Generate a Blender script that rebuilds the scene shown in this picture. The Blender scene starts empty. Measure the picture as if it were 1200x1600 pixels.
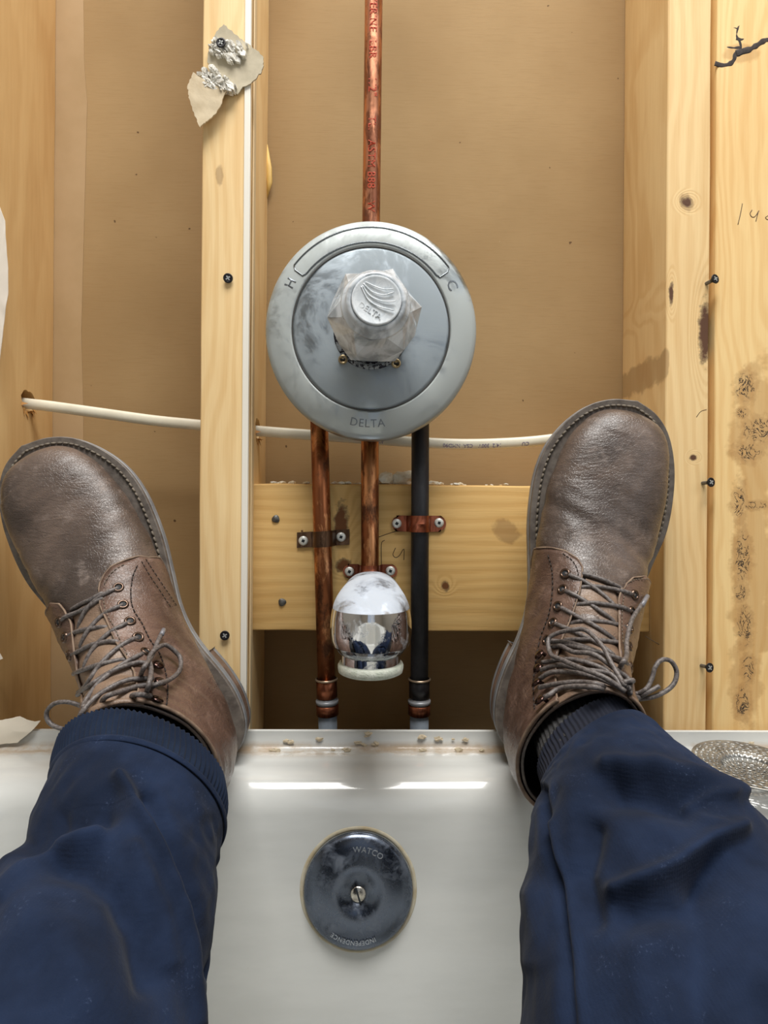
import bpy, bmesh, math, random
import numpy as np
from mathutils import Vector, Matrix, noise
from mathutils.bvhtree import BVHTree

random.seed(7)
R = math.radians
C = bpy.context.scene.collection
scene = bpy.context.scene

# ------------------------------------------------------------------ camera
F_PX = 890.0
CAMZ = 0.56
ROLL = 0.0072
YAW = math.atan(12 / F_PX)
cam_d = bpy.data.cameras.new('camera')
cam = bpy.data.objects.new('camera', cam_d)
C.objects.link(cam)
cam_d.sensor_fit = 'HORIZONTAL'
cam_d.sensor_width = 36.0
cam_d.lens = 36.0 * F_PX / 1200.0
cam_d.clip_start = 0.01
fw = Vector((math.sin(YAW), math.cos(YAW), 0))
rt0 = Vector((math.cos(YAW), -math.sin(YAW), 0))
up0 = Vector((0, 0, 1))
rt = rt0 * math.cos(ROLL) + up0 * math.sin(ROLL)
upv = up0 * math.cos(ROLL) - rt0 * math.sin(ROLL)
M = Matrix((rt, upv, -fw)).transposed().to_4x4()
M.translation = Vector((0, 0, CAMZ))
cam.matrix_world = M
scene.camera = cam
CAMP = Vector((0, 0, CAMZ))

# ------------------------------------------------------------------ light
scene.view_settings.view_transform = 'Standard'
scene.view_settings.look = 'None'
scene.view_settings.gamma = 1.0
scene.view_settings.use_curve_mapping = False
scene.view_settings.exposure = 0.0
scene.cycles.max_bounces = 8
scene.cycles.diffuse_bounces = 4
scene.cycles.glossy_bounces = 4
scene.cycles.transmission_bounces = 8
scene.cycles.caustics_reflective = False
scene.cycles.caustics_refractive = False

world = bpy.data.worlds.new('world')
scene.world = world
world.use_nodes = True
bg = world.node_tree.nodes['Background']
bg.inputs[0].default_value = (0.80, 0.88, 1.0, 1)
bg.inputs[1].default_value = 0.5


def area_light(name, loc, target, sx, sy, power, col):
    d = bpy.data.lights.new(name, 'AREA')
    d.shape = 'RECTANGLE'
    d.size, d.size_y, d.energy, d.color = sx, sy, power, col
    o = bpy.data.objects.new(name, d)
    C.objects.link(o)
    o.location = loc
    o.rotation_euler = (Vector(target) - Vector(loc)).to_track_quat('-Z', 'Y').to_euler()
    return o


area_light('ceiling_lamp', (0.10, -0.15, 2.32), (0.05, 0.25, 0.3), 1.2, 0.7, 57, (1.0, 0.975, 0.94))
area_light('window_daylight', (1.25, -0.75, 1.45), (0, 0.45, 0.5), 0.9, 1.1, 4, (0.90, 0.95, 1.0))


# ------------------------------------------------------------------ helpers
def ray(px, py):
    return (rt * ((px - 600) / F_PX) + upv * ((800 - py) / F_PX) + fw).normalized()


def P(px, py, Y):
    """point on the plane y = Y seen at a position of the photograph"""
    r = ray(px, py)
    return CAMP + r * (Y / r.y)


def lin(c):
    return tuple(((v / 255) / 12.92 if v <= 10.3 else ((v / 255 + 0.055) / 1.055) ** 2.4) for v in c) + (1.0,)


def link(name, me, mat=None, parent=None, smooth=True, label=None, cat=None, group=None, kind=None):
    o = bpy.data.objects.new(name, me)
    C.objects.link(o)
    if mat is not None:
        me.materials.clear()
        me.materials.append(mat)
    if smooth:
        me.shade_smooth()
    if parent is not None:
        o.parent = parent
        o.matrix_parent_inverse = parent.matrix_world.inverted()
    tag(o, label, cat, group, kind)
    return o


def tag(o, label=None, cat=None, group=None, kind=None):
    if label: o['label'] = label
    if cat: o['category'] = cat
    if group: o['group'] = group
    if kind: o['kind'] = kind
    return o


def empty(name, loc, label, cat, group=None, kind=None):
    o = bpy.data.objects.new(name, None)
    C.objects.link(o)
    o.empty_display_size = 0.03
    o.location = loc
    o.matrix_world = Matrix.Translation(Vector(loc))
    return tag(o, label, cat, group, kind)


def mesh(verts, faces, fix=True):
    me = bpy.data.meshes.new('m')
    me.from_pydata([tuple(v) for v in verts], [], faces)
    if fix:
        b = bmesh.new(); b.from_mesh(me)
        bmesh.ops.recalc_face_normals(b, faces=b.faces)
        b.to_mesh(me); b.free()
    me.update()
    return me


def bm_mesh(b):
    bmesh.ops.recalc_face_normals(b, faces=b.faces)
    me = bpy.data.meshes.new('m')
    b.to_mesh(me); b.free()
    return me


def auto(o, ang=35):
    try:
        for p in o.data.polygons: p.use_smooth = True
        o.data.set_sharp_from_angle(angle=R(ang))
    except Exception:
        pass
    return o


def box_bm(x0, x1, y0, y1, z0, z1, bev=0.0, seg=2, b=None, nz=1, wob=0.0):
    own = bmesh.new()
    bmesh.ops.create_cube(own, size=1)
    for v in own.verts:
        v.co = Vector((x0 + (v.co.x + .5) * (x1 - x0), y0 + (v.co.y + .5) * (y1 - y0), z0 + (v.co.z + .5) * (z1 - z0)))
    if bev:
        bmesh.ops.bevel(own, geom=list(own.edges), offset=bev, segments=seg, affect='EDGES', profile=0.6)
    if b is not None:
        me = bpy.data.meshes.new('t'); own.to_mesh(me); own.free(); b.from_mesh(me); bpy.data.meshes.remove(me)
        return b
    return own


def frame(axis):
    a = Vector(axis).normalized()
    t = Vector((0, 0, 1)) if abs(a.z) < 0.9 else Vector((1, 0, 0))
    x = t.cross(a).normalized()
    return x, a.cross(x), a


def lathe(prof, origin, axis, n=48, close=False, mod=None, xref=None):
    """prof: (radius, height along axis)"""
    x, y, a = frame(axis)
    if xref is not None:
        x = (Vector(xref) - a * Vector(xref).dot(a)).normalized(); y = a.cross(x)
    o = Vector(origin)
    vs, fs = [], []
    for i, (r, h) in enumerate(prof):
        for k in range(n):
            t = 2 * math.pi * k / n
            rr = r if mod is None else mod(r, h, t)
            vs.append(o + a * h + (x * math.cos(t) + y * math.sin(t)) * rr)
    m = len(prof)
    for i in range(m - 1):
        for k in range(n):
            k2 = (k + 1) % n
            fs.append((i * n + k, i * n + k2, (i + 1) * n + k2, (i + 1) * n + k))
    if close:
        fs.append(tuple(range(n))[::-1]); fs.append(tuple((m - 1) * n + k for k in range(n)))
    return mesh(vs, fs)


def cr(pts, n=8):
    """Catmull-Rom through points"""
    pts = [Vector(p) for p in pts]
    if len(pts) < 3:
        return [pts[0].lerp(pts[-1], i / n) for i in range(n + 1)]
    q = [pts[0] * 2 - pts[1]] + pts + [pts[-1] * 2 - pts[-2]]
    out = []
    for i in range(1, len(q) - 2):
        p0, p1, p2, p3 = q[i - 1], q[i], q[i + 1], q[i + 2]
        for k in range(n):
            t = k / n
            out.append(0.5 * ((2 * p1) + (p2 - p0) * t + (2 * p0 - 5 * p1 + 4 * p2 - p3) * t * t + (3 * p1 - p0 - 3 * p2 + p3) * t ** 3))
    out.append(pts[-1])
    return out


def tube_data(path, r, n=10, caps=True, sq=1.0, vs=None, fs=None, ref=None):
    vs = [] if vs is None else vs
    fs = [] if fs is None else fs
    base = len(vs)
    path = [Vector(p) for p in path]
    m = len(path)
    prev = None
    for i, p in enumerate(path):
        t = (path[min(i + 1, m - 1)] - path[max(i - 1, 0)])
        t = t.normalized() if t.length > 1e-9 else Vector((0, 0, 1))
        if prev is None:
            x = (ref if ref is not None else (Vector((0, -1, 0)) if abs(t.y) < .9 else Vector((1, 0, 0))))
        else:
            x = prev
        x = (x - t * x.dot(t)).normalized(); prev = x
        y = t.cross(x)
        rr = r[i] if hasattr(r, '__len__') else r
        for k in range(n):
            a = 2 * math.pi * k / n
            vs.append(p + x * math.cos(a) * rr * sq + y * math.sin(a) * rr)
    for i in range(m - 1):
        for k in range(n):
            k2 = (k + 1) % n
            fs.append((base + i * n + k, base + i * n + k2, base + (i + 1) * n + k2, base + (i + 1) * n + k))
    if caps:
        fs.append(tuple(base + k for k in range(n))[::-1])
        fs.append(tuple(base + (m - 1) * n + k for k in range(n)))
    return vs, fs


def tube(path, r, n=10, caps=True, sq=1.0, ref=None):
    return mesh(*tube_data(path, r, n, caps, sq, ref=ref))


def text_mesh(s, size, ext=0.0004, spacing=1.0):
    cu = bpy.data.curves.new('t', 'FONT')
    cu.body = s; cu.size = size; cu.extrude = ext; cu.align_x = 'CENTER'; cu.align_y = 'CENTER'
    cu.space_character = spacing; cu.resolution_u = 3
    o = bpy.data.objects.new('t', cu)
    C.objects.link(o)
    bpy.context.view_layer.update()
    me = bpy.data.meshes.new_from_object(o)
    bpy.data.objects.remove(o); bpy.data.curves.remove(cu)
    return me


def map_mesh(me, fn):
    for v in me.vertices:
        v.co = fn(v.co.copy())
    me.update()
    return me


def join(*mes):
    b = bmesh.new()
    for m in mes: b.from_mesh(m)
    return bm_mesh(b)


# ------------------------------------------------------------------ materials
class NT:
    def __init__(s, name):
        s.m = bpy.data.materials.new(name); s.m.use_nodes = True
        s.t = s.m.node_tree; s.b = s.t.nodes['Principled BSDF']
    def n(s, typ, **kw):
        nd = s.t.nodes.new(typ)
        for k, v in kw.items():
            if k in ('i',):
                for kk, vv in v.items():
                    if hasattr(vv, 'is_output') or isinstance(vv, bpy.types.NodeSocket): s.t.links.new(vv, nd.inputs[kk])
                    else: nd.inputs[kk].default_value = vv
            else: setattr(nd, k, v)
        return nd
    def l(s, a, b): s.t.links.new(a, b)
    def pos(s): return s.n('ShaderNodeNewGeometry').outputs['Position']
    def scaled(s, v, sc):
        return s.n('ShaderNodeVectorMath', operation='MULTIPLY', i={0: v, 1: sc}).outputs[0]
    def noise(s, v, scale, detail=4, rough=.55, dist=0.0):
        return s.n('ShaderNodeTexNoise', i={'Vector': v, 'Scale': scale, 'Detail': detail, 'Roughness': rough, 'Distortion': dist}).outputs['Fac']
    def ramp(s, f, a, b, lo=0.0, hi=1.0):
        return s.n('ShaderNodeMapRange', interpolation_type='SMOOTHSTEP', i={0: f, 1: a, 2: b, 3: lo, 4: hi}).outputs[0]
    def mix(s, f, a, b, blend='MIX'):
        nd = s.n('ShaderNodeMix', data_type='RGBA', blend_type=blend)
        for k, v in ((0, f), (6, a), (7, b)):
            if isinstance(v, bpy.types.NodeSocket): s.l(v, nd.inputs[k])
            else: nd.inputs[k].default_value = v
        return nd.outputs[2]
    def math(s, op, a, b=0.0, clamp=False):
        return s.n('ShaderNodeMath', operation=op, use_clamp=clamp, i={0: a, 1: b}).outputs[0]
    def bump(s, h, strength=.3, dist=.001, normal=None):
        nd = s.n('ShaderNodeBump', i={'Height': h, 'Strength': strength, 'Distance': dist})
        if normal is not None: s.l(normal, nd.inputs['Normal'])
        s.l(nd.outputs[0], s.b.inputs['Normal'])
        return nd.outputs[0]
    def set(s, **kw):
        for k, v in kw.items():
            k = {'col': 'Base Color', 'rough': 'Roughness', 'metal': 'Metallic', 'trans': 'Transmission Weight', 'coat': 'Coat Weight',
                 'coatr': 'Coat Roughness', 'ior': 'IOR', 'spec': 'Specular IOR Level', 'sheen': 'Sheen Weight', 'sheenr': 'Sheen Roughness', 'alpha': 'Alpha', 'sss': 'Subsurface Weight'}[k]
            if isinstance(v, bpy.types.NodeSocket): s.l(v, s.b.inputs[k])
            else: s.b.inputs[k].default_value = v
        return s


def spots(T, p, items, n1):
    """mask of ellipse marks (x, z, rx, rz) on a board, wobbling edge"""
    acc = None
    for (x, z, rx, rz) in items:
        d = T.n('ShaderNodeVectorMath', operation='SUBTRACT', i={0: p, 1: (x, 0, z)}).outputs[0]
        d = T.scaled(d, (1 / rx, 0, 1 / rz))
        ln = T.n('ShaderNodeVectorMath', operation='LENGTH', i={0: d}).outputs['Value']
        ln = T.math('ADD', ln, T.math('MULTIPLY', T.math('SUBTRACT', n1, .5), 1.4))
        m = T.ramp(ln, 1.0, 0.65)
        acc = m if acc is None else T.math('MAXIMUM', acc, m)
    return acc


def wood(name, c1, c2, axis='z', knots=(), dark=(60, 38, 24), rings=1.0, rough=.62, seed=0.0, scrib=(), solid=(), stain=(), stainc=(120, 85, 55)):
    T = NT(name)
    p = T.pos()
    sp = T.n('ShaderNodeVectorMath', operation='ADD', i={0: p, 1: (seed, seed * .7, seed * .3)}).outputs[0]
    warp = T.noise(T.scaled(sp, (9, 9, 2.2) if axis == 'z' else (2.2, 9, 9)), 1.0, 3)
    # grain bends round the knots
    if knots:
        bend = None
        for (x, z, rx, rz) in knots:
            d = T.n('ShaderNodeVectorMath', operation='SUBTRACT', i={0: p, 1: (x, 0, z)}).outputs[0]
            d = T.scaled(d, (1 / (rx * 3.2), 0, 1 / (rz * 3.2)))
            ln = T.n('ShaderNodeVectorMath', operation='LENGTH', i={0: d}).outputs['Value']
            g = T.ramp(ln, 1.0, 0.0, 0.0, 0.55)
            bend = g if bend is None else T.math('ADD', bend, g)
        warp = T.math('ADD', warp, bend)
    co = (55, 25, 3.0) if axis == 'z' else (3.0, 25, 55)
    v = T.scaled(sp, co)
    off = T.n('ShaderNodeCombineXYZ', i={0: T.math('MULTIPLY', warp, 5.0 * rings), 1: T.math('MULTIPLY', warp, 3.0), 2: T.math('MULTIPLY', warp, 5.0 * rings)}).outputs[0]
    v2 = T.n('ShaderNodeVectorMath', operation='ADD', i={0: v, 1: off}).outputs[0]
    band = T.n('ShaderNodeTexWave', wave_type='BANDS', bands_direction='X' if axis == 'z' else 'Z',
               i={'Vector': v2, 'Scale': 0.55, 'Distortion': 2.2, 'Detail': 2.0, 'Detail Scale': 1.2}).outputs['Fac']
    fine = T.noise(T.scaled(sp, (900, 300, 22) if axis == 'z' else (22, 300, 900)), 1.0, 3)
    big = T.noise(T.scaled(sp, (14, 10, 5) if axis == 'z' else (5, 10, 14)), 1.0, 3)
    f = T.math('ADD', T.math('MULTIPLY', T.ramp(band, .2, 1.0), .34), T.math('MULTIPLY', T.ramp(fine, .3, .8), .25))
    f = T.math('ADD', f, T.math('MULTIPLY', T.ramp(big, .3, .75), .5), clamp=True)
    col = T.mix(f, lin(c1), lin(c2))
    h = T.math('SUBTRACT', T.math('MULTIPLY', fine, .5), T.math('MULTIPLY', band, .3))
    n1 = T.noise(p, 160, 4, .6)
    if stain:
        ns = T.noise(p, 60, 3, .6)
        col = T.mix(T.math('MULTIPLY', spots(T, p, stain, ns), .45), col, lin(stainc), )
    if knots:
        col = T.mix(spots(T, p, [(a, b, c * 1.35, d * 1.35) for a, b, c, d in knots], n1), col, lin([q * .62 + 22 for q in c2]))
        col = T.mix(spots(T, p, knots, n1), col, lin(dark))
    if scrib:
        fibre = T.noise(T.scaled(p, (1.0, 1, .8)), 95, 5, .62, 1.6)
        ln2 = T.math('ABSOLUTE', T.math('SUBTRACT', fibre, .5))
        m = T.math('MULTIPLY', spots(T, p, scrib, n1), T.math('MAXIMUM', T.ramp(ln2, .030, .010), T.ramp(fibre, .62, .66)))
        halo = spots(T, p, [(a, b, c * 1.5, d * 1.5) for a, b, c, d in scrib], n1)
        col = T.mix(T.math('MULTIPLY', halo, .35), col, lin((165, 120, 72)))
        col = T.mix(m, col, lin((52, 44, 40)))
        h = T.math('SUBTRACT', h, m)
    if solid:
        nb = T.noise(p, 110, 5, .7, .8)
        col = T.mix(spots(T, p, [(a, b, c * 1.5, d * 1.7) for a, b, c, d in solid], nb), col, lin((190, 148, 96)))
        col = T.mix(spots(T, p, solid, nb), col, lin((58, 50, 48)))
    T.set(col=col, rough=rough, spec=.3)
    T.bump(h, .35, .0006)
    return T.m


def simple(name, c, rough=.5, metal=0.0, c2=None, scale=40, bump=0.0, bscale=200, **kw):
    T = NT(name)
    col = lin(c)
    if c2 is not None:
        col = T.mix(T.ramp(T.noise(T.pos(), scale, 5, .6), .35, .7), lin(c), lin(c2))
    T.set(col=col, rough=rough, metal=metal, **kw)
    if bump:
        T.bump(T.noise(T.pos(), bscale, 4), bump, .0006)
    return T.m


def m_leather(name, c1, c2, c3, rough=.36, crease=.35):
    T = NT(name); p = T.pos()
    n = T.noise(p, 16, 4, .6, .4)
    col = T.mix(T.ramp(n, .35, .68), lin(c1), lin(c2))
    n2 = T.noise(p, 55, 6, .75)
    col = T.mix(T.math('MULTIPLY', T.ramp(n2, .52, .75), .55), col, lin(c3))
    sc = T.noise(T.scaled(p, (1, 1, 3.0)), 240, 2, .8, 2.5)
    dust = T.ramp(sc, .70, .78, 0, .35)
    col = T.mix(dust, col, lin((190, 175, 162)))
    T.set(col=col, rough=T.ramp(n2, .3, .75, rough - .06, rough + .18), spec=.5, coat=.12, coatr=.35)
    v = T.noise(T.scaled(p, (1.0, 1, 3.4)), 70, 5, .62, .9)
    g = T.noise(p, 900, 2, .6)
    w = T.n('ShaderNodeTexVoronoi', feature='DISTANCE_TO_EDGE', i={'Vector': p, 'Scale': 420.0}).outputs['Distance']
    h = T.math('ADD', T.math('MULTIPLY', v, 1.0), T.math('ADD', T.math('MULTIPLY', g, .12), T.math('MULTIPLY', T.ramp(w, 0, .12), .12)))
    T.bump(h, crease, .0022)
    return T.m


def m_fabric(name, c1, c2, hi=(92, 108, 142)):
    T = NT(name); p = T.pos()
    n = T.noise(p, 22, 4, .6)
    col = T.mix(T.ramp(n, .35, .7), lin(c1), lin(c2))
    fz = T.noise(p, 700, 3, .8)
    n3 = T.noise(p, 38, 4, .7)
    col = T.mix(T.math('MULTIPLY', T.math('MULTIPLY', T.ramp(fz, .55, .75), T.ramp(n3, .5, .7)), .45), col, lin(hi))
    T.set(col=col, rough=.95, sheen=.04, sheenr=.5, spec=.10)
    wv = T.n('ShaderNodeTexWave', bands_direction='X', i={'Vector': p, 'Scale': 260.0, 'Distortion': 1.2}).outputs['Fac']
    wz = T.n('ShaderNodeTexWave', bands_direction='Z', i={'Vector': p, 'Scale': 160.0, 'Distortion': 1.2}).outputs['Fac']
    T.bump(T.math('ADD', T.math('MULTIPLY', wv, .12), T.math('ADD', T.math('MULTIPLY', wz, .12), fz)), .35, .0006)
    return T.m


def m_pipe(name, base, bright, darkc, amt=.5, rough=.28, metal=1.0):
    T = NT(name); p = T.pos()
    n = T.noise(T.scaled(p, (1, 1, .28)), 70, 6, .68, .8)
    col = T.mix(T.ramp(n, .46, .56), lin(base), lin(bright))
    n2 = T.noise(T.scaled(p, (1, 1, .5)), 45, 5, .7)
    col = T.mix(T.math('MULTIPLY', T.ramp(n2, .5, .62), amt), col, lin(darkc))
    T.set(col=col, rough=T.ramp(n2, .4, .65, rough, rough + .25), metal=metal)
    T.bump(n, .08, .0006)
    return T.m


def m_chrome(name, c, dustc, amt, rough=.08, scale=60, thr=(.45, .65), metal=1.0, spk=0.0):
    T = NT(name); p = T.pos()
    n = T.noise(p, scale, 6, .7, .5)
    d = T.math('MULTIPLY', T.ramp(n, thr[0], thr[1]), amt)
    if spk:
        n2 = T.noise(p, 900, 3, .7)
        d = T.math('MAXIMUM', d, T.ramp(n2, .62, .75, 0, spk))
    col = T.mix(d, lin(c), lin(dustc))
    T.set(col=col, metal=T.math('SUBTRACT', metal, T.math('MULTIPLY', d, .8)), rough=T.math('ADD', T.math('MULTIPLY', d, .6), rough))
    T.bump(d, .15, .0004)
    return T.m

# ------------------------------------------------------------------ room shell
ZC = CAMZ
D_STUD, D_WALL, D_BLOCK, D_PIPE = 0.494, 0.583, 0.520, 0.5105
paint = simple('wall_paint', (150, 146, 138), .8)
floor_m = simple('floor_vinyl', (150, 140, 126), .5, c2=(165, 155, 140), scale=6)


def mk_drywall_paper():
    T = NT('drywall_paper'); p = T.pos()
    n = T.noise(p, 5, 4, .55)
    col = T.mix(T.ramp(n, .3, .7), lin((166, 138, 98)), lin((153, 125, 86)))
    fib = T.noise(T.scaled(p, (60, 1, 900)), 1, 3, .6)
    col = T.mix(T.math('MULTIPLY', T.ramp(fib, .45, .8), .25), col, lin((140, 110, 70)))
    sp = T.noise(p, 95, 2, .5)
    col = T.mix(T.ramp(sp, .775, .80, 0, .8), col, lin((70, 46, 28)))
    sp2 = T.noise(T.scaled(p, (1.1, 1, .9)), 120, 2, .5)
    col = T.mix(T.ramp(sp2, .785, .81, 0, .6), col, lin((225, 205, 170)))
    T.set(col=col, rough=.8, spec=.2)
    T.bump(fib, .12, .0005)
    return T.m


paper_m = mk_drywall_paper()
X0, X1, YB, ZT = -1.15, 1.45, -1.75, 2.42
o = link('wall_back', bm_mesh(box_bm(X0, X1, D_WALL, D_WALL + .0127, 0, ZT)), paper_m, smooth=False, kind='structure')
wall_back = o
seam_x = [P(132, py, D_WALL).x + dx for py, dx in ((0, -.006), (100, 0), (160, .003), (400, -.001), (520, -.003), (640, -.001), (900, 0), (1150, 0))]
zs = [P(132, py, D_WALL).z for py in (-400, 100, 160, 400, 520, 640, 900, 1300)]
vs, fs = [], []
xl = P(70, 500, D_WALL).x
for z, x in zip(zs, seam_x):
    vs += [(xl, D_WALL - .0006, z), (x, D_WALL - .0006, z), (xl, D_WALL, z), (x, D_WALL, z)]
for i in range(len(zs) - 1):
    a = i * 4
    fs += [(a, a + 1, a + 5, a + 4), (a + 1, a + 3, a + 7, a + 5)]
link('paper_seam', mesh(vs, fs), simple('seam_paper', (172, 144, 106), .75, c2=(162, 134, 94), scale=12), wall_back, smooth=False,
     label='paler overlapping strip of brown facing paper')

link('wall_left', bm_mesh(box_bm(X0 - .1, X0, YB, D_WALL, 0, ZT)), paint, smooth=False, kind='structure')
# right wall with a window opening
link('floor', bm_mesh(box_bm(X0, X1, YB, D_WALL, -.05, 0)), floor_m, smooth=False, kind='structure')
link('ceiling', bm_mesh(box_bm(X0, X1, YB, D_WALL, ZT, ZT + .05)), paint, smooth=False, kind='structure')
b = box_bm(X1, X1 + .1, YB, -1.25, 0, ZT)
box_bm(X1, X1 + .1, -.25, D_WALL, 0, ZT, b=b); box_bm(X1, X1 + .1, -1.25, -.25, 0, .85, b=b); box_bm(X1, X1 + .1, -1.25, -.25, 2.05, ZT, b=b)
link('wall_right', bm_mesh(b), paint, smooth=False, kind='structure')
b = box_bm(X0, -.35, YB - .1, YB, 0, ZT)
box_bm(.45, X1, YB - .1, YB, 0, ZT, b=b); box_bm(-.35, .45, YB - .1, YB, 2.05, ZT, b=b)
link('wall_front', bm_mesh(b), paint, smooth=False, kind='structure')

# ------------------------------------------------------------------ framing
X = lambda px, D, py=600: P(px, py, D).x
Z = lambda py, D, px=600: P(px, py, D).z


def lumber(name, x0, x1, y0, y1, z0, z1, mat, label, cat='stud', group=None, horizontal=False, seed=0, wob=.0007):
    own = bmesh.new()
    n = 46
    # cross-section with rounded edges, lofted along the length with a slight wander
    r = .0022
    sec = []
    for cx, cy, a0 in ((x1 - r, y1 - r, 0), (x0 + r, y1 - r, 90), (x0 + r, y0 + r, 180), (x1 - r, y0 + r, 270)):
        for k in range(4):
            a = R(a0 + k * 30)
            sec.append((cx + r * math.cos(a), cy + r * math.sin(a)))
    if horizontal:
        sec = []
        for cz, cy, a0 in ((z1 - r, y1 - r, 0), (z0 + r, y1 - r, 90), (z0 + r, y0 + r, 180), (z1 - r, y0 + r, 270)):
            for k in range(4):
                a = R(a0 + k * 30)
                sec.append((cz + r * math.cos(a), cy + r * math.sin(a)))
    rows = []
    for i in range(n + 1):
        t = i / n
        row = []
        for (a, c) in sec:
            if horizontal:
                q = Vector((x0 + (x1 - x0) * t, c, a))
                q.z += wob * noise.noise(Vector((q.x * 30, a * 40, seed)))
            else:
                q = Vector((a, c, z0 + (z1 - z0) * t))
                q.x += wob * noise.noise(Vector((a * 40 + seed, c * 10, q.z * 22))) + wob * .6 * noise.noise(Vector((a * 40, seed, q.z * 160)))
            row.append(own.verts.new(q))
        rows.append(row)
    m = len(sec)
    for i in range(n):
        for k in range(m):
            own.faces.new((rows[i][k], rows[i][(k + 1) % m], rows[i + 1][(k + 1) % m], rows[i + 1][k]))
    own.faces.new(rows[0]); own.faces.new(rows[-1][::-1])
    me = bm_mesh(own)
    o = link(name, me, mat, label=label, cat=cat, group=group)
    auto(o, 25)
    return o


def cut(obj, cutter_me):
    c = bpy.data.objects.new('c', cutter_me); C.objects.link(c)
    md = obj.modifiers.new('b', 'BOOLEAN'); md.object = c; md.operation = 'DIFFERENCE'; md.solver = 'EXACT'
    bpy.context.view_layer.update()
    dg = bpy.context.evaluated_depsgraph_get()
    me = bpy.data.meshes.new_from_object(obj.evaluated_get(dg))
    mats = list(obj.data.materials)
    obj.modifiers.clear()
    obj.data = me
    me.materials.clear()
    for m_ in mats: me.materials.append(m_)
    bpy.data.objects.remove(c)
    auto(obj, 25)


YL = (232, 196, 134); YD = (206, 162, 98)
xm0, xm1 = X(312.5, D_STUD), X(385, D_STUD)
kn = lambda px, py, D, rx, rz: (P(px, py, D).x, P(px, py, D).z, rx, rz)
m_mid = wood('stud_pine_pale', (244, 216, 164), (224, 186, 128), seed=.3, knots=[], stain=[kn(344, 275, D_STUD, .004, .012)])
m_left = wood('stud_pine_left', (218, 184, 130), (198, 158, 104), seed=1.7, stain=[])
m_right = wood('stud_pine_knotty', (242, 212, 158), (220, 180, 122), seed=2.9,
               knots=[kn(1073, 316, D_STUD, .0048, .0042), kn(1083, 715, D_STUD, .0028, .0024), kn(1038, 48, D_STUD, .0012, .010), kn(1033, 178, D_STUD, .0014, .0045),
                      kn(1010, 488, .54, .002, .009), kn(1102, 520, D_STUD, .0055, .024)],
               dark=(96, 66, 48), stain=[kn(1030, 575, .505, .0035, .016), kn(1073, 316, D_STUD, .009, .010)])
m_plank = wood('plank_pine_streaked', (248, 218, 158), (230, 188, 124), seed=4.1, rings=1.6,
               scrib=[kn(1165, 605, D_STUD, .009, .013), kn(1160, 645, D_STUD, .005, .005),
                      kn(1185, 672, D_STUD, .014, .011), kn(1170, 705, D_STUD, .013, .009), kn(1155, 785, D_STUD, .006, .017), kn(1180, 790, D_STUD, .012, .004),
                      kn(1160, 870, D_STUD, .008, .022), kn(1157, 925, D_STUD, .006, .008), kn(1163, 980, D_STUD, .007, .018), kn(1168, 1045, D_STUD, .006, .013), kn(1160, 1100, D_STUD, .007, .014)],
               stain=[kn(1180, 690, D_STUD, .024, .08), kn(1160, 84, D_STUD, .018, .010), kn(1175, 900, D_STUD, .022, .10), kn(1165, 1060, D_STUD, .016, .05)], stainc=(176, 128, 72))
m_block = wood('blocking_pine', (232, 194, 128), (206, 162, 96), axis='x', seed=6.3, rings=.55,
               knots=[kn(695, 916, D_BLOCK, .0042, .004), kn(537, 884, D_BLOCK, .006, .006), kn(472, 830, D_BLOCK, .001, .001), kn(533, 818, D_BLOCK, .006, .016)],
               dark=(112, 70, 36), stain=[kn(790, 830, D_BLOCK, .015, .012)])

zb = Z(1150, D_STUD) - .10
stud_left = lumber('wall_stud', X(84, D_WALL) - .038, X(84, D_WALL), D_STUD, D_WALL, 0.02, 2.3, m_left,
                   'yellow pine stud at the left edge with a splintered hole where the white cable enters')
stud_mid = lumber('wall_stud', xm0, xm1, D_STUD, D_WALL, 0.02, 2.3, m_mid,
                  'pale narrow stud left of the valve plate with a white edge and torn plaster')
stud_right = lumber('wall_stud', X(1040, D_STUD), X(1108, D_STUD), D_STUD, D_WALL, 0.02, 2.3, m_right,
                    'knotty stud behind the right boot toe with black screws along its right edge')
plank = lumber('wall_plank', X(1117, D_STUD), X(1117, D_STUD) + .14, D_STUD, D_STUD + .038, 0.02, 2.3, m_plank,
               'wide yellow board at the right edge with black streaks and pencilled numbers', cat='board', seed=3)
block = lumber('blocking_board', X(395, D_BLOCK), X(1040, D_STUD) - .0004, D_BLOCK, D_BLOCK + .04, Z(986, D_BLOCK), Z(757, D_BLOCK), m_block,
               'short horizontal board between two studs carrying the strapped pipes', cat='board', horizontal=True, seed=5)
# the white edge of the middle stud
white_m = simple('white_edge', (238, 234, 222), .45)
e = .0005
x1 = X(388, D_STUD)
xs0 = X(379, D_STUD)
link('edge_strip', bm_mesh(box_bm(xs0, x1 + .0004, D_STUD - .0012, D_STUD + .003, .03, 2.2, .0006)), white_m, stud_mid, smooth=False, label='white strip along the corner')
link('edge_strip', bm_mesh(box_bm(x1 - .001, x1 + .0006, D_STUD + .014, D_STUD + .022, .03, 2.2, .0004)), simple('pale_edge', (222, 200, 160), .5), stud_mid, smooth=False, label='thin pale strip along the side')
# splinter at the back of the middle stud
vs, fs = tube_data([P(417, 225, D_WALL - .004), P(420, 262, D_WALL - .006), P(421, 285, D_WALL - .006), P(416, 312, D_WALL - .004)], [.0006, .003, .003, .0006], 8, sq=.5)
link('splinter', mesh(vs, fs), simple('splinter_m', (225, 190, 110), .6), stud_mid)

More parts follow.
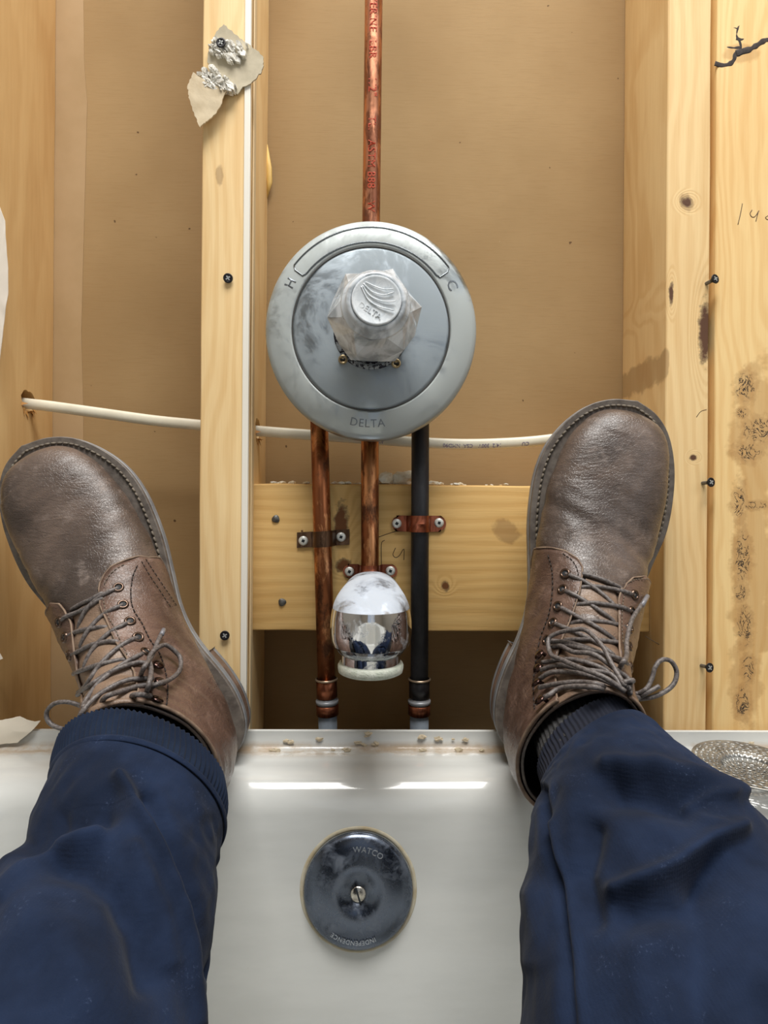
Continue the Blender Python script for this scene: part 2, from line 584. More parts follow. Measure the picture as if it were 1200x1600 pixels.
# cable holes through the studs
HY = .541
holes = []
for st, px in ((stud_left, 45), (stud_mid, None), (stud_right, None)):
    pass
cable_px = [(5, 626), (45, 631), (80, 635), (160, 646), (240, 657), (310, 664), (360, 669), (410, 674), (490, 680), (580, 686), (650, 691), (720, 694), (780, 693), (840, 689), (895, 681), (960, 668), (1010, 655), (1050, 648)]
cable_pts = cr([P(a, c, HY) for a, c in cable_px], 8)
for st in (stud_left, stud_mid, stud_right):
    bb = [Vector(c) for c in st.bound_box]
    xc = (min(v.x for v in bb) + max(v.x for v in bb)) / 2
    pt = min(cable_pts, key=lambda q: abs(q.x - xc))
    cut(st, lathe([(.0105, -.03), (.0105, .03)], (xc, HY, pt.z), (1, 0, 0), 20, close=True, mod=lambda r, h, t: r * (1 + .10 * math.sin(3 * t + h * 20) + .06 * math.sin(7 * t))))
    face_x = max(v.x for v in bb) if st is not stud_right else min(v.x for v in bb)
    dirx = 1 if st is not stud_right else -1
    vs, fs = [], []
    rnd = random.Random(5)
    for k in range(11):
        a = R(-160 + 120 * k / 10 + rnd.uniform(-8, 8))
        c0 = Vector((face_x - dirx * .0008, HY + .0105 * math.cos(a), pt.z + .0105 * math.sin(a)))
        tip = c0 + Vector((dirx * rnd.uniform(.001, .007), rnd.uniform(-.003, .003), rnd.uniform(-.008, .001)))
        wv = Vector((0, math.sin(a), math.cos(a))) * rnd.uniform(.001, .0022)
        i0 = len(vs)
        vs += [c0 - wv, c0 + wv, c0 + Vector((dirx * .0003, .001, .0015)), tip]
        fs += [(i0, i0 + 1, i0 + 2), (i0, i0 + 1, i0 + 3), (i0 + 1, i0 + 2, i0 + 3), (i0 + 2, i0, i0 + 3)]
    link('splinters', mesh(vs, fs), simple('splinter_brown', (178, 128, 66), .7), st, smooth=False, kind='stuff', label='torn brown wood fibres under the hole')

cable_m = simple('cable_jacket', (226, 220, 200), .42, c2=(214, 207, 186), scale=30)
cable = link('electric_cable', tube(cable_pts, .0051, 14, sq=.55), cable_m, label='white electric cable running sideways behind the pipes and studs', cat='cable')
# faded purple printing on the jacket
ink = simple('purple_ink', (120, 98, 168), .6)


def on_cable(me, px0, flip=True):
    p0 = P(px0, 690, HY)
    def fn(c):
        cx, cy = (-c.x, -c.y) if flip else (c.x, c.y)
        xx = p0.x + cx
        pt = min(cable_pts, key=lambda q: abs(q.x - xx))
        i = cable_pts.index(pt)
        q0 = cable_pts[max(i - 1, 0)]; q1 = cable_pts[min(i + 1, len(cable_pts) - 1)]
        f = (xx - q0.x) / (q1.x - q0.x)
        zz = q0.z + (q1.z - q0.z) * f + cy - .0018
        dz = zz - (q0.z + (q1.z - q0.z) * f)
        yy = HY - .55 * math.sqrt(max(.0051 ** 2 - dz * dz, 0)) - .00008 - abs(c.z) * .2
        return Vector((xx, yy, zz))
    return map_mesh(me, fn)


for s, px in (('CSA  NMD90', 715), ('14/2  300V', 765), ('CU', 820), ('WIRE', 868), ('AWG', 590)):
    link('printing', on_cable(text_mesh(s, .0050, .0001), px), ink, cable, smooth=False)

# ------------------------------------------------------------------ screws
black_m = simple('black_phosphate', (38, 36, 38), .45, metal=.6)
steel_m = m_chrome('screw_steel', (205, 205, 200), (150, 145, 135), .5, rough=.25, scale=400)
zinc_m = simple('zinc_head', (226, 228, 222), .35, metal=.35)
recess_m = simple('dark_recess', (20, 28, 34), .7)


def drywall_screw(px, py, Y, label, tilt=(0, 0), proud=.004):
    p = P(px, py, Y)
    root = empty('drywall_screw', (p.x, Y, p.z), label, 'screw')
    ax = Vector((tilt[0], -1, tilt[1])).normalized()
    link('head', lathe([(.0002, proud), (.0016, proud), (.0019, proud - .0006), (.0022, proud - .0002), (.0036, proud), (.0041, proud - .0002), (.0041, proud - .0007), (.0022, proud - .0028), (.0016, proud - .004)], p, ax, 24), black_m, root)
    link('shank', lathe([(.0016, proud - .003), (.0016, -.012), (.0001, -.016)], p, ax, 12), simple('shank_m', (110, 110, 112), .35, metal=.8) if 'shank_m' not in bpy.data.materials else bpy.data.materials['shank_m'], root)
    x, y, a = frame(ax)
    b = bmesh.new()
    for k in range(2):
        me = bm_mesh(box_bm(-.0021, .0021, -.0005, .0005, proud - .0004, proud + .0002))
        rot = Matrix((x, y, a)).transposed() @ Matrix.Rotation(R(35 + 90 * k), 3, 'Z')
        map_mesh(me, lambda c: p + rot @ c); b.from_mesh(me)
    link('cross_recess', bm_mesh(b), simple('recess_bright', (196, 200, 198), .3, metal=.5) if 'recess_bright' not in bpy.data.materials else bpy.data.materials['recess_bright'], root, smooth=False)
    return root


drywall_screw(357, 436, D_STUD, 'black screw halfway up the pale stud left of the valve plate', (.1, -.1), .003)
drywall_screw(352, 992, D_STUD, 'black screw low on the pale stud just above the left boot heel', (.1, 0), .003)
drywall_screw(1104, 443, D_STUD, 'topmost black screw on the edge of the right stud', (.35, .1), .009)
drywall_screw(1098, 755, D_STUD, 'black screw beside the right boot toe on the edge of the right stud', (.3, .05), .009)
drywall_screw(1096, 1040, D_STUD, 'lowest black screw on the right stud beside the lace loop', (.3, .05), .009)

nail_m = simple('nail_grey', (112, 112, 108), .5, metal=.7, c2=(84, 80, 76), scale=300)
for px, py, lb in ((431, 811, 'grey nail head near the upper left corner of the blocking board'), (441, 941, 'dark nail head near the lower left corner of the blocking board')):
    p = P(px, py, D_BLOCK)
    link('nail', lathe([(.0001, .0012), (.0032, .0010), (.0036, .0004), (.0034, -.0003), (.0015, -.0008), (.0014, -.02)], p, (.15, -1, .05), 14, mod=lambda r, h, t: r * (1 + .08 * math.sin(3 * t + px))), nail_m, label=lb, cat='nail')

# pencil marks
pencil_m = simple('pencil', (92, 70, 46), .7)


def pencil(strokes, D, parent, r=.00035, y=None):
    vs, fs = [], []
    for s in strokes:
        tube_data(cr([P(a, c, (y or D) - .00005) for a, c in s], 6), r, 5, True, .4, vs, fs)
    return link('pencil_mark', mesh(vs, fs), pencil_m, parent)


pencil([[(601, 844), (596, 850), (596, 880), (596, 893)], [(618, 856), (614, 866), (618, 871), (624, 868), (631, 858), (631, 875)], [(592, 839), (606, 834), (622, 829)]], D_BLOCK, block)
pencil([[(1160, 318), (1157, 334), (1153, 351)], [(1175, 328), (1172, 334), (1175, 339), (1180, 338), (1186, 329)], [(1185, 330), (1181, 346)], [(1200, 337), (1196, 340), (1199, 343), (1204, 342)]], D_STUD, plank)
resin = simple('dark_resin', (50, 42, 40), .9, c2=(70, 62, 58), scale=300, bump=.4, bscale=600)
vs, fs = [], []
for path_, r0_, r1_ in (([(1117, 99), (1128, 102), (1140, 100), (1147, 93), (1149, 84), (1157, 77), (1156, 66), (1151, 56), (1153, 44), (1157, 38)], .0026, .0007), ([(1150, 84), (1162, 80), (1172, 77), (1184, 70), (1196, 63), (1210, 62), (1225, 58)], .0030, .0016),
                        ([(1126, 72), (1138, 74), (1148, 75), (1158, 74)], .0004, .0022), ([(1143, 43), (1149, 44), (1154, 46)], .0005, .0010), ([(1133, 57), (1140, 59), (1147, 60)], .0004, .0007), ([(1150, 60), (1158, 62), (1164, 60)], .0018, .0005)):
    c_ = cr([P(a_, b_, D_STUD + .0001) for a_, b_ in path_], 8)
    rr_l = [(r0_ + (r1_ - r0_) * i_ / len(c_)) * (1 + .45 * noise.noise(q_ * 260)) for i_, q_ in enumerate(c_)]
    tube_data(c_, rr_l, 10, True, .12, vs, fs)
link('resin_streak', mesh(vs, fs), resin, plank, label='black branching streak near the top')
crack_m = simple('crack', (84, 58, 36), .8)
pencil([[(1008, 994), (1018, 1000), (1030, 1007)]], .516, stud_right, .0004, y=X(1040, D_STUD) and .50)
vs, fs = tube_data(cr([P(1104 - 0, 640, D_STUD - .0001), P(1095, 643, D_STUD), P(1088, 652, D_STUD)], 4), .0003, 5, True, .4)
link('crack', mesh(vs, fs), crack_m, stud_right)

# ------------------------------------------------------------------ pipes
copper = m_pipe('copper_mottled', (148, 92, 60), (214, 152, 104), (72, 56, 46), .75, rough=.34)
copper2 = m_pipe('copper_riser', (142, 92, 70), (200, 138, 106), (100, 74, 62), .5, rough=.28)
blackp = m_pipe('black_coated_pipe', (30, 31, 35), (38, 38, 42), (20, 18, 20), .3, rough=.42, metal=.25)
RP = .00795
copper_dark = m_pipe('copper_fitting', (110, 66, 48), (150, 92, 66), (52, 38, 34), .6, rough=.35)
pex_m = simple('pex_grey', (120, 130, 140), .4, c2=(104, 112, 122), scale=60)
ring_m = simple('crimp_grey', (132, 134, 138), .4, metal=.3)
brass_m = m_pipe('valve_brass', (150, 118, 70), (180, 145, 90), (90, 70, 50), .5)
vc = P(580, 517, .483)
valve_y = .505


def supply(name, pts, mat, label, fit_px, blk=False):
    top, bot = pts
    a, c = P(*top, D_PIPE), P(*bot, D_PIPE)
    root = empty(name, (c.x, c.y, c.z), label, 'pipe')
    d = (a - c)
    at = lambda py: c + d * ((bot[1] - py) / (bot[1] - top[1]))
    link('pipe', tube([at(1062), at(top[1])], RP, 28), mat, root)
    ax = d.normalized()
    cy = lambda r0, r1, m, nm, w=.001: link(nm, lathe([(r0 - .0012, 0), (r0, .0006), (r0, (at(r1[0]) - at(r1[1])).length - .0006), (r0 - .0012, (at(r1[0]) - at(r1[1])).length)], at(r1[1]), ax, 28, close=True), m, root)
    fm = bpy.data.materials.get('fit_black') or simple('fit_black', (26, 24, 26), .35, metal=.3)
    cy(RP + .0013, (1062, 1090), copper_dark if not blk else fm, 'coupling')
    link('coupling_rim', lathe([(RP + .0012, 0), (RP + .0022, .0004), (RP + .0022, .0014), (RP + .0012, .002)], at(1063), ax, 28), simple('solder', (150, 132, 112), .3, metal=.7) if 'solder' not in bpy.data.materials else bpy.data.materials['solder'], root)
    cy(RP + .0010, (1090, 1101), ring_m, 'crimp_ring')
    link('crimp_ring', lathe([(RP, 0), (RP + .0022, .0004), (RP + .0022, .003), (RP, .0036)], at(1099), ax, 28), ring_m, root)
    cy(RP + .0020, (1100, 1117), copper_dark, 'crimp_sleeve')
    cy(RP + .0004, (1116, 1250), pex_m, 'plastic_tube')
    return root


hot = supply('supply_pipe', ((497, 600), (513, 1160)), copper, 'mottled copper supply pipe on the left, dropping behind the tub rim', None)
cold = supply('supply_pipe', ((657, 600), (655, 1160)), blackp, 'black supply pipe right of the spout, dropping behind the tub rim', None, True)
p0, p1 = P(587, -260, D_PIPE), P(578.5, 470, D_PIPE)
riser = link('riser_pipe', tube([p0.lerp(p1, i / 10) for i in range(11)], RP, 28), copper2, label='upright copper pipe with red lettering rising above the valve plate', cat='pipe')
red_ink = simple('red_lettering', (236, 104, 70), .6)


def on_riser(s, py, size=.0095):
    me = text_mesh(s, size, .0001, 1.05)
    zc = Z(py, D_PIPE - RP, 583)
    def fn(c):
        z = zc - c.x
        f = (p0.z - z) / (p0.z - p1.z)
        cx = p0.x + (p1.x - p0.x) * f
        ang = (c.y) / RP - .05          # letter tops face right
        return Vector((cx + (RP + .0005) * math.sin(ang), D_PIPE - (RP + .0005) * math.cos(ang), z))
    link('lettering', map_mesh(me, fn), red_ink, riser, smooth=False)


on_riser('WOLVERINE', 0); on_riser('LBR', 76); on_riser('1/2"', 134, .0105); on_riser('TL.', 192); on_riser('ASTM B88', 256); on_riser('W', 322)
spout_pipe = link('spout_pipe', tube([P(578, 600, D_PIPE), P(578, 900, D_PIPE), P(578, 925, D_PIPE)], RP, 28), copper, label='mottled copper pipe running down into the bath spout', cat='pipe')
# brass valve body
root = empty('shower_valve', (vc.x, valve_y, vc.z), 'chrome round shower valve plate with a clear faceted knob', 'valve')
link('valve_body', join(lathe([(.026, -.03), (.03, -.02), (.03, .02), (.026, .03)], (vc.x, D_PIPE, vc.z), (0, 0, 1), 24, close=True),
                        tube([(X(497, D_PIPE), D_PIPE, vc.z - .02), (X(657, D_PIPE), D_PIPE, vc.z - .02)], .011, 16)), brass_m, root)

# plate
plate_m = m_chrome('plate_chrome_dull', (170, 177, 178), (176, 182, 180), .75, rough=.28, scale=16, thr=(.35, .62), spk=.25)
disc_m = m_chrome('disc_chrome_hazy', (150, 160, 168), (160, 170, 176), .85, rough=.34, scale=14, thr=(.38, .60))
AX = (0, -1, 0)
RO, RI = .0893, .0660
yp = .4805
O = (vc.x, yp + .0, vc.z)
prof = [(RO - .004, -.012), (RO, -.010), (RO, -.003), (RO - .0015, -.0005), (RO - .0045, .0008), (RI + .012, .0028), (RI + .002, .0040), (RI + .0008, .0038), (RI, .0024), (RI - .0008, .0024)]
link('plate_ring', lathe(prof, O, AX, 128), plate_m, root)
prof = [(RI - .0006, .0020), (RI - .0012, .0034), (RI - .003, .0042), (.045, .0056), (.0300, .0066), (.0295, .0066), (.0288, .0052), (.0250, .0050), (.0245, .0080), (.0185, .0080), (.0180, .012)]
link('plate_disc', lathe(prof, O, AX, 128), disc_m, root)
link('groove', lathe([(RI + .0004, .0036), (RI - .0002, .0040), (RI - .0008, .0036)], O, AX, 96, mod=lambda r, h, t: r), simple('groove_dark', (58, 58, 56), .6), root)


def polar(r, deg, h):
    """point on the plate, degrees clockwise from the top seen from the front"""
    return Vector((vc.x + r * math.sin(R(deg)), yp - h, vc.z + r * math.cos(R(deg))))


surf_h = lambda r: float(np.interp(r, [RI + .002, RI + .012, RO - .0045, RO - .0015], [.0040, .0028, .0008, -.0005]))
# raised outline of the temperature arc across the top
pts = [polar(.0855 - .003, a, surf_h(.0825) + .0001) for a in np.linspace(-52, 52, 40)] + [polar(r, 54, surf_h(r) + .0001) for r in (.079, .075, .071)] + \
      [polar(.0695, a, surf_h(.0695) + .0001) for a in np.linspace(51, -51, 40)] + [polar(r, -54, surf_h(r) + .0001) for r in (.071, .075, .079)]
pts.append(pts[0])
link('scale_arc', tube(pts, .0007, 6, sq=.9), simple('arc_chrome', (118, 124, 128), .25, metal=.9), root)


def arc_text(s, size, rad, deg, hfun, mat, parent, name='lettering', ext=.0005, rot=0, inward=False, centre=None, tilt=None):
    me = text_mesh(s, size, ext, 1.1)
    def fn(c):
        if inward:
            ang = deg - math.degrees(c.x / rad); r = rad - c.y
        else:
            ang = deg + math.degrees(c.x / rad); r = rad + c.y
        return polar(r, ang, hfun(r) + (ext * .6 if c.z > 0 else -ext))
    return link(name, map_mesh(me, fn), mat, parent, smooth=False, label=None)


letter_m = simple('embossed_chrome', (122, 128, 134), .35, metal=.8)
arc_text('H', .0115, .0765, -62, surf_h, letter_m, root, ext=.0005)
arc_text('C', .0125, .0765, 62, surf_h, letter_m, root, ext=.0005)
arc_text('DELTA', .0092, .0765, 182, surf_h, letter_m, root, ext=.0005, inward=True)

for o_ in root.children:
    if o_.name.split('.')[0] in ('plate_ring', 'plate_disc', 'groove', 'scale_arc', 'lettering'):
        map_mesh(o_.data, lambda c: Vector((c.x, c.y, vc.z + (c.z - vc.z) * 1.042)))

# mounting screws and dark worn seat below the knob
brass_s = simple('screw_brass', (168, 150, 116), .3, metal=.9)
for px, py in ((536, 562), (619, 568)):
    q = P(px, py, yp - .006)
    s = link('screw', lathe([(.0001, .0004), (.0022, .0004), (.0023, .0016), (.0038, .0014), (.0040, .0004), (.0040, -.003)], q, AX, 24), brass_s, root)
    link('slot', bm_mesh(box_bm(q.x - .002, q.x + .002, q.y - .0012, q.y + .0, q.z - .0005, q.z + .0005)), recess_m, s, smooth=False)
blotched = NT('blotched_seat'); pn = blotched.noise(blotched.pos(), 330, 4, .7)
blotched.set(col=blotched.mix(blotched.ramp(pn, .48, .54), lin((140, 146, 150)), lin((28, 26, 36))), metal=.6, rough=.4)  # near-black blotches scattered over grey metal
link('seat_ring', lathe([(.0245, .0060), (.0305, .0072), (.0312, .0066), (.0312, .0050)], (vc.x, yp, vc.z - .004), AX, 64), blotched.m, root)

# knob: a clear faceted body, a stepped collar and a round cap
hub = Vector((P(578, 545, yp).x, 0, P(578, 545, yp).z))
KA = Vector((.055, -1, .02)).normalized()
ko = Vector((vc.x + .0005, yp, vc.z - .003))
acry = NT('clear_acrylic')
an = acry.noise(acry.pos(), 55, 3, .6, .6)
acry.set(col=acry.mix(acry.ramp(an, .4, .65), lin((240, 248, 255)), lin((226, 236, 244))), rough=acry.ramp(an, .3, .7, .04, .22), trans=acry.ramp(an, .35, .65, .25, .60), ior=1.45, coat=.3, spec=.7)
link('knob_stem', lathe([(.0195, .004), (.0200, .006), (.0200, .016), (.016, .018), (.012, .05)], ko, KA, 40), simple('stem_white', (214, 220, 224), .3, metal=.2), root)


def facet_rings(rings, o, ax, n=8):
    x, y, a = frame(ax)
    vs, fs = [], []
    for (r1, r2, h, ph) in rings:
        for k in range(2 * n):
            t = R(ph) + math.pi * k / n
            r = r1 if k % 2 == 0 else r2
            vs.append(o + a * h + (x * math.cos(t) + y * math.sin(t)) * r)
    m = 2 * n
    for i in range(len(rings) - 1):
        for k in range(m):
            k2 = (k + 1) % m
            A, B, Cc, Dd = i * m + k, i * m + k2, (i + 1) * m + k2, (i + 1) * m + k
            if (k + i) % 2: fs += [(A, B, Cc), (A, Cc, Dd)]
            else: fs += [(A, B, Dd), (B, Cc, Dd)]
    fs.append(tuple(range(m))[::-1]); fs.append(tuple((len(rings) - 1) * m + k for k in range(m)))
    return mesh(vs, fs)


link('knob', facet_rings([(.0225, .0215, .012, 0), (.0352, .0290, .026, 0), (.0310, .0345, .037, 8), (.0362, .0300, .049, 8), (.0262, .0252, .061, 20)], ko, KA, 6), acry.m, root, smooth=False, label='clear faceted knob')
link('knob_collar', lathe([(.020, .058), (.0250, .0618), (.0258, .0632), (.0250, .0644), (.0232, .0650), (.0222, .0700), (.0200, .0712), (.0186, .0712), (.0180, .0690)], ko, KA, 48), acry.m, root)
cap_m = NT('cap_white'); cn = cap_m.noise(cap_m.pos(), 130, 4, .7, 1.0)
cap_m.set(col=cap_m.mix(cap_m.ramp(cn, .4, .65), lin((238, 244, 248)), lin((214, 222, 228))), rough=.22, trans=.1, coat=.4)
link('knob_cap', lathe([(.0001, .0722), (.0165, .0722), (.0176, .0728), (.0180, .0722), (.0180, .0690)], ko, KA, 48), cap_m.m, root)
xk, yk, ak = frame(KA)
xk, yk = Vector((1, 0, 0)), Vector((0, 0, 1))
kp = lambda u, v, h=.0729: ko + ak * h + xk * u + yk * v
vs, fs = [], []
for s in ([(-.010, .010), (-.005, .003), (.004, -.001), (.0135, -.001)], [(-.011, .0095), (-.006, .000), (.002, -.005), (.0125, -.0075)], [(-.0095, .0115), (-.003, .0055), (.005, .0035), (.0125, .0055)], [(-.008, .0125), (.000, .009), (.006, .0075), (.012, .008)]):
    tube_data(cr([kp(*q) for q in s], 8), .00045, 6, True, 1, vs, fs)
link('swoosh_ridges', mesh(vs, fs), cap_m.m, root)
me = text_mesh('DELTA', .0062, .0004)
rot = Matrix.Rotation(R(-30), 3, 'Z')
map_mesh(me, lambda c: kp((rot @ c).x - .0045, (rot @ c).y - .0078, .0726 + c.z))
link('lettering', me, cap_m.m, root, smooth=False)
# plaster scraps on the upper rim of the plate
plaster_m = simple('plaster', (226, 222, 210), .85, c2=(205, 200, 186), scale=150, bump=.6, bscale=900)


def chunk_mesh(c, rx, ry, rz, seed=0, sub=2, amp=.35):
    b = bmesh.new()
    bmesh.ops.create_icosphere(b, subdivisions=sub, radius=1)
    for v in b.verts:
        d = 1 + amp * noise.noise(v.co * 1.4 + Vector((seed * 3.1, seed, 0)))
        co = v.co * d
        v.co = Vector(c) + Vector((co.x * rx, co.y * ry, co.z * rz))
    return bm_mesh(b)


# ------------------------------------------------------------------ pipe straps
def strap(px0, px1, py0, py1, mat, rounded, screws, label, slope=0, pipe_px=None):
    D = D_BLOCK - .0008
    a, c = P(px0, (py0 + py1) / 2, D), P(px1, (py0 + py1) / 2, D)
    h = abs(Z(py0, D) - Z(py1, D))
    mid = P(pipe_px, (py0 + py1) / 2, D_PIPE)
    root = empty('pipe_strap', (mid.x, D, mid.z), label, 'pipe strap')
    # profile from left tab over the pipe to the right tab
    r = RP + .0012
    prof = [(a.x, D)]
    xl, xr = mid.x - r - .002, mid.x + r + .002
    prof += [(a.x + (xl - a.x) * t, D) for t in (.33, .66, 1)]
    for k in range(13):
        an = math.pi * (1 - k / 12)
        prof.append((mid.x + r * math.cos(an), min(D, D_PIPE - r * math.sin(an) * 1.0)))
    prof += [(xr + (c.x - xr) * t, D) for t in (0, .33, .66, 1)]
    th = .0009
    vs, fs = [], []
    nz = 7
    for i, (x, y) in enumerate(prof):
        dist = min(x - a.x, c.x - x)
        for j in range(nz):
            t = j / (nz - 1) * 2 - 1
            hh = h / 2
            xx = x
            if rounded and dist < .0005:
                xx = x + (hh - math.sqrt(max(hh * hh - (t * hh) ** 2, 0))) * (1 if i == 0 else -1)
            bead = .0012 * math.exp(-(t / .25) ** 2) if (rounded and 4 <= i <= 16) else 0
            z = mid.z + t * hh + slope * (x - mid.x)
            vs.append((xx, y - bead, z)); vs.append((xx, y - th - bead, z))
    m = nz * 2
    n = len(prof)
    for i in range(n - 1):
        for j in range(nz - 1):
            A = i * m + j * 2
            fs += [(A, A + 2, A + 2 + m, A + m), (A + 1, A + 1 + m, A + 3 + m, A + 3)]
        A = i * m; fs.append((A, A + m, A + m + 1, A + 1)); A = i * m + (nz - 1) * 2; fs.append((A, A + 1, A + 1 + m, A + m))
    for i in (0, n - 1):
        for j in range(nz - 1):
            A = i * m + j * 2; fs.append((A, A + 1, A + 3, A + 2))
    auto(link('band', mesh(vs, fs), mat, root), 40)
    for sx, sy in screws:
        q = P(sx, sy, D - th)
        s = link('screw', lathe([(.0001, .0016), (.0030, .0015), (.0042, .0008), (.0044, 0), (.002, -.0004), (.0015, -.01)], q, AX, 24), zinc_m, root, label='pale screw head with a square recess')
        me = bm_mesh(box_bm(-.0013, .0013, -.0001, .0004, -.0013, .0013))
        rot = Matrix.Rotation(R(random.uniform(10, 40)), 3, 'Y')
        link('square_recess', map_mesh(me, lambda cc: q + Vector((0, -.0016, 0)) + rot @ cc), recess_m, s, smooth=False)
    return root


strap_cu = m_pipe('strap_copper', (150, 88, 66), (190, 116, 88), (84, 54, 44), .5, rough=.3)
strap_dk = m_pipe('strap_bronze', (96, 74, 58), (122, 96, 76), (52, 40, 34), .6, rough=.35)
strap(464, 546, 830, 854, strap_dk, False, [(474, 845), (533, 839)], 'dark bronze strap with square ends on the left copper pipe', .07, 505)
strap(612, 697, 806, 831, strap_cu, True, [(620, 818), (686, 817)], 'copper strap with round ends clamping the black pipe', .0, 655)
strap(536, 621, 883, 905, strap_cu, True, [(546, 893), (610, 892)], 'copper strap with round ends just above the chrome spout', .0, 578)

# ------------------------------------------------------------------ spout
chrome = m_chrome('spout_chrome', (225, 228, 232), (214, 220, 224), .5, rough=.05, scale=90, thr=(.52, .70))
chrome_dusty = m_chrome('spout_chrome_dusty', (168, 178, 192), (186, 194, 204), .9, rough=.3, scale=40, thr=(.32, .60))
YF, YR = .405, .515                     # axis of the outlet and the wall end
cz = Z(992, .380)
cx = P(579, 992, .38).x
RS = .0263
root = empty('bath_spout', (cx, YR, Z(930, .5)), 'chrome bath spout with a white crusted outlet ring', 'spout')
# the outlet: a vertical drum whose top slopes up and back into the body
ztop, zbot = Z(961, YF - RS), Z(1022, YF - RS)
N = 72
zc_ = Z(903, .418)
z0_ = Z(985, .41)
WX = .0292
YBK = YF + .058


def spring(z, yfr, Wd, sh=.004):
    r = []
    ysh = YF + sh
    for k in range(N + 1):
        a = math.pi * (k / N) - math.pi / 2
        r.append((cx + Wd * math.sin(a), ysh - (ysh - yfr) * math.cos(a), z))
    for t in (.25, .5, .75, 1): r.append((cx + Wd * (1 - .1 * t), ysh + (YBK - ysh) * t, z))
    for t in (1, .75, .5, .25): r.append((cx - Wd * (1 - .1 * t), ysh + (YBK - ysh) * t, z))
    return r


def skin(rings, cap0=False, cap1=True):
    vs, fs = [], []
    m = len(rings[0])
    for r_ in rings: vs += r_
    for i in range(len(rings) - 1):
        for k in range(m):
            fs.append((i * m + k, i * m + (k + 1) % m, (i + 1) * m + (k + 1) % m, (i + 1) * m + k))
    if cap1: fs.append(tuple((len(rings) - 1) * m + k for k in range(m)))
    return mesh(vs, fs)


Wz = lambda z: WX * max(1 - (abs(z - z0_) / ((zc_ - z0_) if z > z0_ else (zc_ - z0_) * .52)) ** 2.6, .0006) ** .40
rings = [spring(z, YF - RS + (.0006 if i in (0, 6) else 0), Wz(z)) for i, z in enumerate(np.linspace(zbot, ztop, 7))]
auto(link('outlet_drum', skin(rings, cap1=False), chrome, root, label='mirror chrome front band'), 30)
rings = [spring(ztop - .0002, YF - RS + .0012, Wz(ztop) - .0002)]
for i in range(1, 25):
    t = i / 24
    t = 1 - (1 - t) ** 1.6
    z = ztop + (zc_ - ztop) * t
    rings.append(spring(z, YF - RS + .0018 + .028 * t + .012 * t ** 6, Wz(z), sh=.004 + .040 * t ** 3))
auto(link('spout_body', skin(rings), chrome_dusty, root, label='dusty sloping chrome top'), 40)
zb_ = ZC - .0835
me = lathe([(.0205, 0), (.0240, .002), (.0245, .006), (.0235, .012), (.0230, .050), (.0225, .07)], (cx, YR, zb_), AX, 64)
link('wall_tube', me, chrome_dusty, root)
# lower lip, neck and pull-down ring
zz = lambda py, r: Z(py, YF - r)
rings = [spring(zbot, YF - RS + .0006, Wz(zbot)), spring(zbot - .0006, YF - RS + .0016, Wz(zbot) - .0006), spring(zz(1027, RS), YF - RS * .96, WX * .86), spring(zz(1033, RS), YF - RS * .90, WX * .80), spring(zz(1037, RS), YF - RS * .82, WX * .74)]
auto(link('lower_lip', skin(rings), m_chrome('lip_chrome', (150, 154, 160), (190, 192, 190), .5, rough=.1, scale=120), root), 40)
zn = zz(1036, RS * .85)
link('outlet_neck', lathe([(RS * .80, .002), (RS * .80, zz(1052, RS * .82) - zn)], (cx, YF, zn), (0, 0, 1), 64), chrome, root)
crust = simple('lime_crust', (224, 228, 216), .8, c2=(196, 204, 188), scale=160, bump=.9, bscale=700)
zr = zz(1047, RS * .85)
prof = [(RS * .80, .0), (RS * .86, -.0006), (RS * .885, -.0020), (RS * .885, -.0042), (RS * .86, -.0068), (RS * .78, -.0078), (RS * .60, -.0078), (RS * .58, -.003)]
link('outlet_ring', lathe(prof, (cx, YF, zr), (0, 0, 1), 96, mod=lambda r, h, t: r * (1 + .014 * noise.noise(Vector((4 * math.cos(t), 4 * math.sin(t), h * 500))))), crust, root, label='white lime-crusted ring')

# ------------------------------------------------------------------ bathtub
tub_w, tub_e = -.405, .385
tub_x = (tub_w + tub_e) / 2
ZF = Z(1139.5, .488)                      # top of the tiling flange
ZL = Z(1169, .486)                        # ledge
enam = NT('tub_enamel'); p = enam.pos()
sx = enam.n('ShaderNodeSeparateXYZ', i={0: p}).outputs
nn = enam.noise(enam.scaled(p, (1, 1, 1)), 90, 5, .7, .4)
nl = enam.noise(enam.scaled(p, (14, 60, 60)), 1, 4, .6)
near = enam.ramp(sx[1], .462, .482)
above = enam.ramp(sx[2], ZL + .008, ZL + .001)
dirt = enam.math('MULTIPLY', enam.math('MULTIPLY', near, above), enam.ramp(enam.math('ADD', enam.math('MULTIPLY', nl, .7), enam.math('MULTIPLY', nn, .4)), .40, .66))
col = enam.mix(enam.ramp(nl, .3, .7), lin((195, 197, 194)), lin((201, 203, 200)))
col = enam.mix(enam.math('MULTIPLY', dirt, .8), col, lin((158, 132, 98)))
sp3 = enam.noise(p, 75, 2, .5)
col = enam.mix(enam.ramp(sp3, .78, .80, 0, .6), col, lin((140, 110, 84)))
enam.set(col=col, rough=enam.ramp(dirt, 0, 1, .13, .7), coat=.25, coatr=.05, spec=.5)


def rrect(hx0, hx1, hy0, hy1, r, z, n=10, m=10):
    pts = []
    cs = [(hx1 - r, hy1 - r, 0), (hx0 + r, hy1 - r, 90), (hx0 + r, hy0 + r, 180), (hx1 - r, hy0 + r, 270)]
    for ci, (cx_, cy_, a0) in enumerate(cs):
        for k in range(n + 1):
            a = R(a0 + 90 * k / n)
            pts.append(Vector((cx_ + r * math.cos(a), cy_ + r * math.sin(a), z)))
        nx = cs[(ci + 1) % 4]
        e_ = Vector((nx[0] + r * math.cos(R(nx[2])), nx[1] + r * math.sin(R(nx[2])), z))
        s_ = pts[-1]
        for k in range(1, m): pts.append(s_.lerp(e_, k / m))
    return pts


